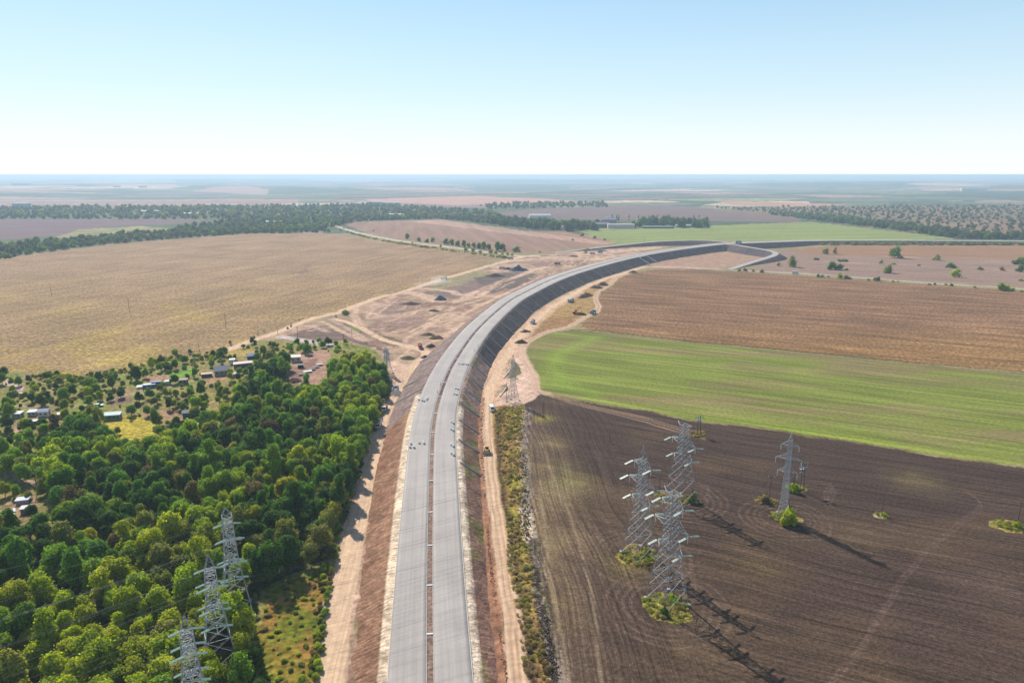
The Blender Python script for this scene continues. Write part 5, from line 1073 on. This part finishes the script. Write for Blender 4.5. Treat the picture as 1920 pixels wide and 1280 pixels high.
for u, v, L_, hh, c1, c2, lb in ((42, 392, 70, 24, (.42, .46, .52), (.4, .42, .48), 'big grey-blue block at the airfield edge'), (704, 384, 90, 16, (.42, .5, .6), (.62, .66, .72), 'blue and white industrial hall beyond the settlement'), (733, 385, 90, 14, (.45, .52, .62), (.6, .64, .7), 'second pale blue industrial hall beyond the settlement'),
                             (683, 384, 70, 8, wh, (.75, .7, .62), 'low bright white hall left of the industrial halls'), (620, 389, 12, 8, wh, wh, 'tiny white building in the far settlement'), (496, 391, 30, 9, wh, wh, 'white house at the left of the settlement'), (564, 389, 20, 12, wh, wh, 'white tower house in the settlement'),
                             (742, 405, 70, 7, (.4, .55, .5), (.6, .7, .66), 'long pale green roof among settlement trees'), (280, 398, 80, 6, wh, (.66, .66, .68), 'low pale glasshouses in the left settlement'), (360, 402, 70, 5, wh, (.66, .66, .68), 'low white glasshouse right of the first'), (510, 418, 60, 5, (.6, .55, .5), (.66, .6, .55), 'pale shed on the far hillside left'), (415, 386, 160, 7, wh, wh, 'long white airfield hangar'),
                             (40, 350.5, 240, 22, wh, wh, 'long white far factory at the left horizon'), (220, 354, 70, 20, wh, wh, 'white far silo building left of the pale field'), (268, 354, 80, 20, wh, wh, 'white far silo building below the pale field'), (1825, 358, 240, 24, wh, wh, 'white far factory at the right horizon'), (1362, 349, 160, 18, wh, wh, 'faint white far building near the horizon centre-right')):
    g_ = G(u, v); house(u, v, L_*.8, 18, hh*.8, 0, c1, c2, lb, 'flat', .5, cat='building', name='building', wins=0, z=float(zfar(np.array([g_[0]]), np.array([g_[1]]))[0]))
# ------------------------------------------------------------------ vehicles
def wheel_mesh():
    mb = MB(); mb.bar((0, -.16, 0), (0, .16, 0), .52, 12); return mb.mesh('wheel', M_tyre)
whl = wheel_mesh()
def wheels(e, xs, w_, r=.52, k=1):
    for x in xs:
        for s_ in (-1, 1):
            o = link('wheel', whl, e); o.location = (x, s_*w_, r); o.scale = (r/.52, 1.2, r/.52)
            h_ = MB().bar((0, -.19, 0), (0, .19, 0), .22, 8).obj('hub', M_steeld, o)
def truck(u, v, rz, cabc, bedc, label, kind='dump', z=0, cat='truck', s=1.0):
    x, y, _ = G(u, v, z); e = empty(kind+'_truck', (x, y, z), rz); tag(e, label, cat); e.scale = (s, s, s)
    mc_ = paint('cab_%d_%d_%d' % tuple(int(q*255) for q in cabc), cabc, .45, .06, 1, 0, .5); mb_ = paint('bed_%d_%d_%d' % tuple(int(q*255) for q in bedc), bedc, .6, .15)
    MB().box(0, 0, .85, 7.6, .9, .3).obj('chassis', M_steeld, e)
    MB().prism([(2.2, .8), (3.9, .8), (3.95, 1.6), (3.7, 2.9), (2.2, 3.0)], -1.2, 1.2).obj('cab', mc_, e, .06)
    MB().prism([(3.97, 1.75), (3.99, 1.75), (3.78, 2.7), (3.74, 2.7)], -1.05, 1.05).obj('windscreen', M_glass, e)
    for s_ in (-1, 1): MB().box(3.1, s_*1.21, 2.2, 1.0, .04, .8).obj('side_window', M_glass, e)
    MB().box(4.0, 0, .75, .2, 2.4, .45).obj('bumper', M_steeld, e)
    if kind == 'dump':
        b = MB(); b.box(-1.1, 0, 1.3, 5.6, 2.4, .15); b.box(-1.1, 1.22, 2.0, 5.6, .1, 1.4); b.box(-1.1, -1.22, 2.0, 5.6, .1, 1.4); b.box(1.72, 0, 2.2, .1, 2.34, 1.9); b.box(-3.9, 0, 1.9, .1, 2.34, 1.2)
        b.obj('tipper_bed', mb_, e); MB().box(-1.1, 0, 1.8, 5.4, 2.3, .7, 0, .8).obj('load', paint('soil_load', (.25, .17, .12), .95, .3), e)
    elif kind == 'box': MB().box(-1.0, 0, 2.2, 5.6, 2.45, 2.3).obj('cargo_box', mb_, e, .05)
    elif kind == 'mixer':
        MB().bar((-3.4, 0, 2.6), (-1.2, 0, 2.2), .7, 12, 1.2).bar((-1.2, 0, 2.2), (1.4, 0, 2.0), 1.2, 12, .8).obj('drum', mb_, e)
    wheels(e, (3.0, -1.6, -2.9), 1.05); return e
def hd(u0, v0, u1, v1): a = G(u0, v0); b = G(u1, v1); return math.atan2(b[1]-a[1], b[0]-a[0])
truck(721, 768, hd(740, 735, 712, 800), (.7, .7, .7), (.2, .14, .1), 'white tipper truck driving down the left dirt road, upper of two')
truck(710, 800, hd(728, 760, 702, 830), (.7, .7, .7), (.72, .72, .72), 'white box-bodied truck on the left dirt road beside the forest', 'box')
truck(742, 735, hd(728, 760, 752, 715), (.10, .22, .42), (.2, .32, .5), 'blue truck raising dust near the forest corner', 'dump')
truck(788, 652, hd(780, 640, 790, 665), (.35, .04, .05), (.30, .05, .06), 'dark red truck at the junction of dirt tracks')
truck(999, 606, hd(1015, 592, 985, 622), (.72, .72, .72), (.12, .18, .25), 'white-cabbed truck on the service road below the dark slope')
truck(1070, 566, hd(1060, 568, 1090, 560), (.10, .24, .48), (.35, .45, .58), 'blue truck parked beside the elongated soil heap', 'box')
truck(1112, 588, hd(1100, 593, 1125, 583), (.08, .24, .5), (.07, .2, .42), 'bright blue truck on the rutted track by the corn field', 'dump')
truck(941, 504, 0.3, (.45, .5, .6), (.55, .55, .58), 'pale truck beside the grey gravel heap', 'box'); truck(957, 486, .5, (.4, .3, .3), (.3, .25, .25), 'dark truck at the corner of the dusty road')
truck(1045, 496, .1, (.15, .1, .1), (.12, .1, .1), 'dark roller truck on the graded ground left of the highway'); truck(1384, 456, .1, (.3, .36, .36), (.3, .38, .36), 'grey-green truck on the interchange top', 'box', 9, s=1.3)
truck(1110, 476, .2, (.4, .45, .6), (.5, .5, .6), 'blue-grey truck among machines in the construction yard', 'box'); truck(1125, 474, .4, (.3, .3, .35), (.35, .35, .4), 'dark grey truck among machines in the construction yard')
truck(645, 621-74, 0.6, (.5, .45, .4), (.5, .45, .4), 'dusty pale truck', 'dump') if False else None
truck(832, 524, .45, (.6, .58, .52), (.5, .45, .4), 'dust-covered truck raising a pale plume on the dirt road', 'dump')
def van(u, v, rz, c, label, z=0, s=1.0, cat='minibus'):
    x, y, _ = G(u, v, z); e = empty('minibus', (x, y, z), rz); tag(e, label, cat); e.scale = (s, s, s)
    mc_ = paint('van_%d_%d_%d' % tuple(int(q*255) for q in c), c, .4, .05, 1, 0, .5)
    MB().prism([(-2.9, .45), (2.9, .45), (2.95, 1.2), (2.2, 1.5), (1.7, 2.5), (-2.8, 2.6)], -1.0, 1.0).obj('body', mc_, e, .07)
    MB().prism([(2.24, 1.52), (2.27, 1.52), (1.78, 2.42), (1.74, 2.4)], -.9, .9).obj('windscreen', M_glass, e)
    for s_ in (-1, 1): MB().box(-.5, s_*1.005, 1.85, 4.0, .04, .6).obj('side_window', M_glass, e)
    wheels(e, (1.9, -1.8), .9, .38)
van(922, 769, hd(914, 757, 928, 780), (.75, .75, .75), 'white minibus on the right service road, facing lower right')
van(1491, 513.5, hd(1480, 512, 1500, 513), (.7, .72, .75), 'white van driving on the local road at right', s=1.3)
def car(u, v, rz, c, label, s=1.0, z=0, group=None):
    x, y, _ = G(u, v); e = empty('car', (x, y, z), rz); tag(e, label, 'car', group); e.scale = (s, s, s)
    mc_ = paint('car_%d_%d_%d' % tuple(int(q*255) for q in c), c, .35, .05, 1, 0, .6)
    MB().prism([(-2.1, .35), (2.1, .35), (2.15, .8), (1.1, .95), (-1.9, 1.0), (-2.15, .8)], -.85, .85).obj('body', mc_, e, .05)
    MB().prism([(-1.7, .95), (1.0, .93), (.4, 1.45), (-1.2, 1.45)], -.75, .75).obj('cabin', M_glass, e, .04)
    MB().box(-.4, 0, 1.47, 1.5, 1.3, .06).obj('roof', mc_, e); wheels(e, (1.3, -1.3), .78, .32)
car(185, 762, .3, (.10, .3, .35), 'teal car parked under trees in the left gardens', 1.1)
for u, v, c, lb in ((600, 415.5, (.2, .15, .15), 'farthest dark'), (611, 418, (.25, .18, .18), 'second dark'), (624, 422.5, (.12, .1, .12), 'third dark'), (645, 429, (.5, .5, .5), 'grey'), (668, 434, (.55, .65, .75), 'pale blue'), (700, 433, (.25, .2, .3), 'purple-grey field-side')):
    car(u, v, hd(600, 414, 680, 438), c, '%s car on the old road curving away from the settlement' % lb, 1.7)
# bulldozer
x, y, _ = G(913, 848); e = empty('bulldozer', (x, y, 0), hd(914, 830, 913, 860)); tag(e, 'yellow bulldozer with a dark blade on the right service road', 'bulldozer'); ye = paint('machine_yellow', (.55, .33, .04), .5); 
for s_ in (-1, 1): MB().prism([(-1.9, .5), (-1.5, .05), (1.5, .05), (1.9, .5), (1.4, .95), (-1.5, .95)], s_*1.05-.28, s_*1.05+.28).obj('track', M_tyre, e)
MB().box(.5, 0, 1.25, 2.4, 1.5, .95).obj('engine_hood', ye, e, .06); MB().box(-.9, 0, 1.9, 1.4, 1.6, 1.5).obj('cab', M_glass, e, .05); MB().box(-.9, 0, 2.7, 1.6, 1.8, .14).obj('roof', ye, e)
MB().prism([(2.5, 0.05), (2.75, .1), (2.6, .7), (2.8, 1.25), (2.55, 1.2), (2.4, .6)], -1.9, 1.9).obj('blade', M_steeld, e)
for s_ in (-1, 1): MB().bar((0, s_*1.4, .5), (2.5, s_*1.4, .5), .1).obj('push_arm', ye, e)
# excavators
def excav(u, v, rz, label, c=(.6, .17, .04)):
    x, y, _ = G(u, v); e = empty('excavator', (x, y, 0), rz); tag(e, label, 'excavator'); oc = paint('machine_orange_%d' % int(c[1]*100), c, .5)
    for s_ in (-1, 1): MB().prism([(-2.1, .5), (-1.7, .02), (1.7, .02), (2.1, .5), (1.7, 1.0), (-1.7, 1.0)], s_*1.2-.3, s_*1.2+.3).obj('track', M_tyre, e)
    MB().box(-.5, 0, 1.75, 3.6, 2.6, 1.2).obj('upper_body', oc, e, .08); MB().box(.7, .8, 2.6, 1.5, 1.0, 1.3).obj('cab', M_glass, e, .05)
    MB().bar((1.0, -.2, 1.8), (3.2, -.2, 5.2), .32, 4, .26).bar((3.2, -.2, 5.2), (5.0, -.2, 5.4), .26, 4).obj('boom', oc, e); MB().bar((5.0, -.2, 5.5), (6.2, -.2, 2.3), .22, 4, .18).obj('dipper_arm', oc, e)
    MB().prism([(6.0, 2.3), (6.5, 2.1), (6.4, 1.2), (5.6, 1.1), (5.5, 1.6)], -.75, .35).obj('bucket', M_steeld, e)
excav(1078, 588, .2, 'orange excavator with raised arm beside dark soil in the dry grass'); excav(1098, 474, 2.0, 'dark orange excavator in the far construction yard', (.4, .2, .08))
# big bags, concrete bars, workers
def bag_mesh(s=1.0):
    import bmesh
    bm = bmesh.new(); bmesh.ops.create_icosphere(bm, subdivisions=2, radius=.62)
    for v_ in bm.verts:
        c = v_.co; m_ = max(abs(c.x), abs(c.y), abs(c.z)); f_ = .58*.62/m_+.42; c *= f_*1.05; c.x += .05*math.sin(c.z*7); c.z = c.z*.95+.52
    me = bpy.data.meshes.new('bulk_bag'); bm.to_mesh(me); bm.free(); me.materials.append(paint('woven_white_bag', (.74, .73, .70), .9, .1, 2)); return me
bagm = bag_mesh()
def bags(v0, off, lst, label, group):
    i = s_at_v(v0, off)
    for (dx, dy) in lst:
        p, a = place_on(i, off); q = (p[0]+dx*1.45, p[1]+dy*1.6, p[2]+.06); e = link('bulk_bag', bagm); e.location = q; e.rotation_euler = (0, 0, random.uniform(0, 3)); e.scale = (.82, .82, .8); tag(e, label, 'bag', group)
bags(838, -7.6, [(-1.2, -.6), (-1.3, 1.6), (0, -.9), (1.1, 2.2), (2.3, 2.9), (2.6, 1.9)], 'white bulk bag of the cluster on the left carriageway edge, nearer group', 'nearer bags, left carriageway')
bags(750, -8.2, [(-1.5, .6), (-.4, 1.4), (.5, -.5), (1.3, .6), (1.4, 2.0), (-.2, 0)], 'white bulk bag of the cluster on the left carriageway edge, farther group', 'farther bags, left carriageway')
bags(684, 8.2, [(-3.2, .4), (-2.2, .8), (-1.2, .3), (-.2, -.3), (.6, -.6), (-1.8, -.4)], 'white bulk bag in the row across the right carriageway edge', 'bags in a row on the right edge')
for v0, lb in ((849, 'nearest'), (836, 'second'), (803, 'third'), (790, 'fourth')):
    bags(v0, 8.2, [(0, 0), (.7, -1.0)], '%s white bulk bag pair on the right carriageway edge' % lb, '%s pair of bags on the right edge' % lb)
for v0 in (729, 739): bags(v0, 8.4, [(0, 0), (-.9, .7)], 'white bulk bag with dark shade at the right edge, level with the concrete bars' if v0 == 729 else 'small white bulk bag at the right road edge beside a chute', 'lone bags right edge %d' % v0)
def person(x, y, z, rz, c, label):
    import bmesh
    me = bpy.data.meshes.new('person'); vs_ = [(0, 0, .95), (0, 0, 1.2), (0, 0, 1.42), (0, 0, 1.55), (0, 0, 1.68), (.1, .0, .9), (.14, .1, .5), (.14, -.05, .06), (.15, .12, .03), (-.1, 0, .9), (-.12, -.1, .5), (-.12, -.2, .06), (-.12, -.05, .03), (.2, 0, 1.4), (.27, .03, 1.12), (.25, .14, .9), (-.2, 0, 1.4), (-.27, .03, 1.12), (-.25, .16, .9)]
    ed = [(0, 1), (1, 2), (2, 3), (3, 4), (0, 5), (5, 6), (6, 7), (7, 8), (0, 9), (9, 10), (10, 11), (11, 12), (2, 13), (13, 14), (14, 15), (2, 16), (16, 17), (17, 18)]
    me.from_pydata(vs_, ed, []); o = link('person', me); o.location = (x, y, z); o.rotation_euler = (0, 0, rz); md = o.modifiers.new('skin', 'SKIN')
    rr_ = [.16, .16, .14, .06, .11, .1, .08, .05, .05, .1, .08, .05, .05, .07, .055, .04, .07, .055, .04]
    for k, q in enumerate(rr_): me.skin_vertices[0].data[k].radius = (q, q)
    me.skin_vertices[0].data[0].use_root = True; o.modifiers.new('sub', 'SUBSURF').render_levels = 1; me.materials.append(paint('work_clothes_%d' % int(c[0]*100), c, .9)); tag(o, label, 'person')
for v0, off, c, lb in ((722, -1.6, (.05, .05, .06), 'person in dark clothes at the median, upper of two'), (738, -2.0, (.06, .06, .08), 'person in dark clothes at the median, lower of two'), (658, 8.6, (.04, .04, .05), 'person in black at the right road edge near the dark slope'), (651, 9.2, (.3, .12, .04), 'person in orange-brown at the right road edge'), (511, -5, (.08, .06, .05), 'person in dark clothes far up the left carriageway')):
    i = s_at_v(v0, off); p, a = place_on(i, off, .05); person(p[0], p[1], p[2], a, c, lb)
for (u0, v0, u1, v1, lb) in ((944, 709, 957, 693, 'upper'), (937, 743, 951, 724, 'lower')):
    a = Vector(G(u0, v0, .3)); b = Vector(G(u1, v1, .3)); mb = MB(); m_ = (a+b)/2; d = b-a; mb.box(0, 0, 0, d.length, .6, .5); o = mb.obj('concrete_beam', M_conc, None, .04); o.location = m_; o.rotation_euler = (0, 0, math.atan2(d.y, d.x)); tag(o, '%s of two long pale concrete beams lying on the dirt apron' % lb, 'concrete beam')
# soil and gravel heaps
def heap(u, v, rx, ry, h, c, label, rz=0, rough=.35):
    h *= 1.45; x, y, _ = G(u, v); n = 22; rs_ = np.random.RandomState(int(u*7+v)); vv = []; 
    for i in range(n):
        for j in range(n):
            a = -1+2*i/(n-1); b = -1+2*j/(n-1); q = math.sqrt(a*a+b*b)
            vv.append((a*rx, b*ry, q))
    A = np.array(vv); nz = fbm(A[:, 0]+u, A[:, 1]+v, max(1.2, min(rx, ry)*.5), 4, 3); A[:, 2] = np.clip(1-A[:, 2]**1.3, -.2, 1)*h*(1-rough+2*rough*nz)-.12+(nz-.5)*.4
    i = np.arange(n-1)[:, None]*n+np.arange(n-1)[None]; f = np.stack([i, i+n, i+n+1, i+1], -1).reshape(-1, 4)
    o = link('gravel_heap' if 'gravel' in label else 'soil_heap', fastmesh('heap', A, f, groundmat('heap_%d_%d' % (u, v), [('n', 1.2, .6, 1.4)], .3, 1.5), False, np.repeat(np.array(c)[None]*1.0, len(A), 0))); o.location = (x, y, 0); o.rotation_euler = (0, 0, rz); tag(o, label, 'heap'); return o
ds = alb(142, 112, 96); gv = alb(120, 122, 130)
heap(826, 562, 7, 5, 3.6, gv, 'pointed grey gravel heap on the pale dusty yard'); heap(972, 507, 14, 9, 4.5, alb(105, 110, 122), 'large blue-grey gravel heap near the dusty road'); heap(952, 505, 10, 4, 2, ds, 'low dark soil heap left of the large gravel heap')
heap(928, 518, 14, 8, 2.5, alb(96, 78, 76), 'broad dark soil heap in the trampled field'); heap(763, 672, 5.5, 4.5, 1.4, alb(104, 100, 70), 'round weedy mound circled by dirt tracks'); heap(770, 570, 12, 5, 1.6, alb(110, 92, 84), 'dark brushy heap on the upper dirt yard'); heap(813, 583, 6, 4, 1.4, alb(110, 92, 84), 'small brushy heap between dirt tracks')
heap(802, 628, 6, 4, 1.6, alb(120, 98, 82), 'dark soil heap left of the highway foot, upper'); heap(818, 634, 6, 4, 1.6, alb(120, 98, 82), 'dark soil heap left of the highway foot, lower'); heap(808, 650, 4, 3, 1.8, alb(92, 80, 76), 'dark heap right of the dark red truck'); heap(796, 670, 3, 2, 1.2, alb(130, 92, 78), 'small reddish heap at the bend by the highway foot')
heap(977, 642, 5, 4, 1.8, alb(104, 84, 70), 'dark weedy heap where the service tracks split'); heap(985, 622, 5, 3, 1.3, alb(120, 96, 76), 'brown heap below the white-cabbed truck'); heap(1097, 556, 14, 4.5, 3, alb(150, 118, 96), 'elongated pale brown heap beside the blue truck', .9); heap(1130, 534.5, 7, 5, 3, ds, 'dark heap at the rutted track, upper right'); heap(1118, 540, 8, 4, 2.4, ds, 'dark heap at the rutted track, lower left')
heap(1187, 511, 7, 4, 2, ds, 'small heap near the underpass'); heap(1088, 590, 6, 3, 2, alb(100, 72, 58), 'dark soil heap dug by the orange excavator'); heap(552, 715, 5, 4, 1.6, alb(100, 80, 72), 'dark rubble heap at the muddy site below the pale house'); heap(1100, 470, 16, 6, 2.5, ds, 'dark heap in the far construction yard'); heap(1075, 481, 9, 4, 2, ds, 'small dark heap in the construction yard'); heap(1125, 470, 12, 5, 2, gv, 'grey heap in the far construction yard')
rubble = []
for k in range(900):
    u = random.uniform(918, 1010); 
    pr = [(952, 1290), (931, 1145), (918, 1040), (910, 950), (905, 860), (903, 800), (906, 745)]; t = random.random()*6; i = int(t); f_ = t-i; u = pr[i][0]*(1-f_)+pr[i+1][0]*f_+random.gauss(0, 1.6); v = pr[i][1]*(1-f_)+pr[i+1][1]*f_
    x, y, _ = G(u, v); rubble.append((x, y, random.uniform(.1, .32)))
def scatter_clods(name, pts, c, hh=.5):
    mb = MB()
    for x, y, s_ in pts: mb.box(x, y, .02+s_*.2, s_*1.5, s_*1.1, s_*hh*1.6, random.uniform(0, 3), .5)
    o = mb.obj(name, paint(name+'_mat', c, .95, .3, .5)); tag(o, kind='stuff')
scatter_clods('earth_clods', rubble, alb(176, 128, 100))
cl2 = []
for k in range(1300):
    pr = [(1048, 1290), (1033, 1210), (1018, 1130), (1005, 1045), (992, 985), (986, 900), (982, 830), (988, 770)]; t = random.random()*7; i = int(t); f_ = t-i; u = pr[i][0]*(1-f_)+pr[i+1][0]*f_+random.gauss(0, 6.5); v = pr[i][1]*(1-f_)+pr[i+1][1]*f_; x, y, _ = G(u-4, v); cl2.append((x, y, random.uniform(.1, .42)))
scatter_clods('ditch_clods', cl2, alb(92, 78, 68))
# ------------------------------------------------------------------ dust plume and haze
def volbox(name, me, dens, c, aniso=0.0, noise=None):
    m = bpy.data.materials.new(name); m.use_nodes = True; n = m.node_tree; n.nodes.remove(n.nodes['Principled BSDF']); pv = n.nodes.new('ShaderNodeVolumePrincipled')
    pv.inputs['Color'].default_value = (*c, 1); pv.inputs['Density'].default_value = dens; pv.inputs['Anisotropy'].default_value = aniso
    n.links.new(pv.outputs[0], n.nodes['Material Output'].inputs['Volume']); me.materials.clear(); me.materials.append(m); return link(name, me)
import bmesh
hb = MB().box(0, 0, 40, 150000, 150000, 163).mesh('haze'); o = volbox('haze', hb, 1.25e-4, (.62, .82, 1.0), .15); tag(o, kind='stuff')
def plume(u, v, sx_, sy_, sz_, dens, rz, name='dust_cloud'):
    bm = bmesh.new(); bmesh.ops.create_icosphere(bm, subdivisions=3, radius=1); me = bpy.data.meshes.new(name)
    for q in bm.verts: q.co *= 1+.25*(float(fbm(np.array([q.co.x*3+9]), np.array([q.co.y*3+q.co.z*2]), 1, 3, 3)[0])-.5)*2
    bm.to_mesh(me); bm.free(); x, y, _ = G(u, v); o = volbox(name, me, dens, (.98, .93, .86)); o.location = (x, y, sz_*.8); o.scale = (sx_, sy_, sz_); o.rotation_euler = (0, 0, rz); tag(o, kind='stuff')
plume(823, 530, 11, 5, 4.5, .06, .55); plume(812, 535, 24, 7, 3.0, .03, .55); plume(741, 741, 3, 3, 1.6, .1, 1.0)

# ------------------------------------------------------------------ labels: look-alikes told apart by how near they stand
from collections import defaultdict
bpy.context.view_layer.update()
for o in bpy.data.objects:
    if 'label' in o and len(o['label'].split()) > 16: o['label'] = ' '.join(o['label'].split()[:16])
bl_ = defaultdict(list)
for o in bpy.data.objects:
    if o.parent is None and 'label' in o and o.get('category') not in ('power line',): bl_[o['label']].append(o)
ORD = ['nearest', 'second nearest', 'third nearest', 'fourth nearest', 'fifth nearest', 'sixth nearest', 'seventh nearest', 'eighth nearest', 'ninth nearest', 'tenth nearest', 'eleventh nearest', 'twelfth nearest']
for lb, os_ in bl_.items():
    if 1 < len(os_) <= 12:
        os_.sort(key=lambda o: o.location.y)
        for k, o in enumerate(os_):
            word = 'farthest' if k == len(os_)-1 else ORD[k]
            if len(lb.split())+len(word.split()) <= 16: o['label'] = lb+', '+word
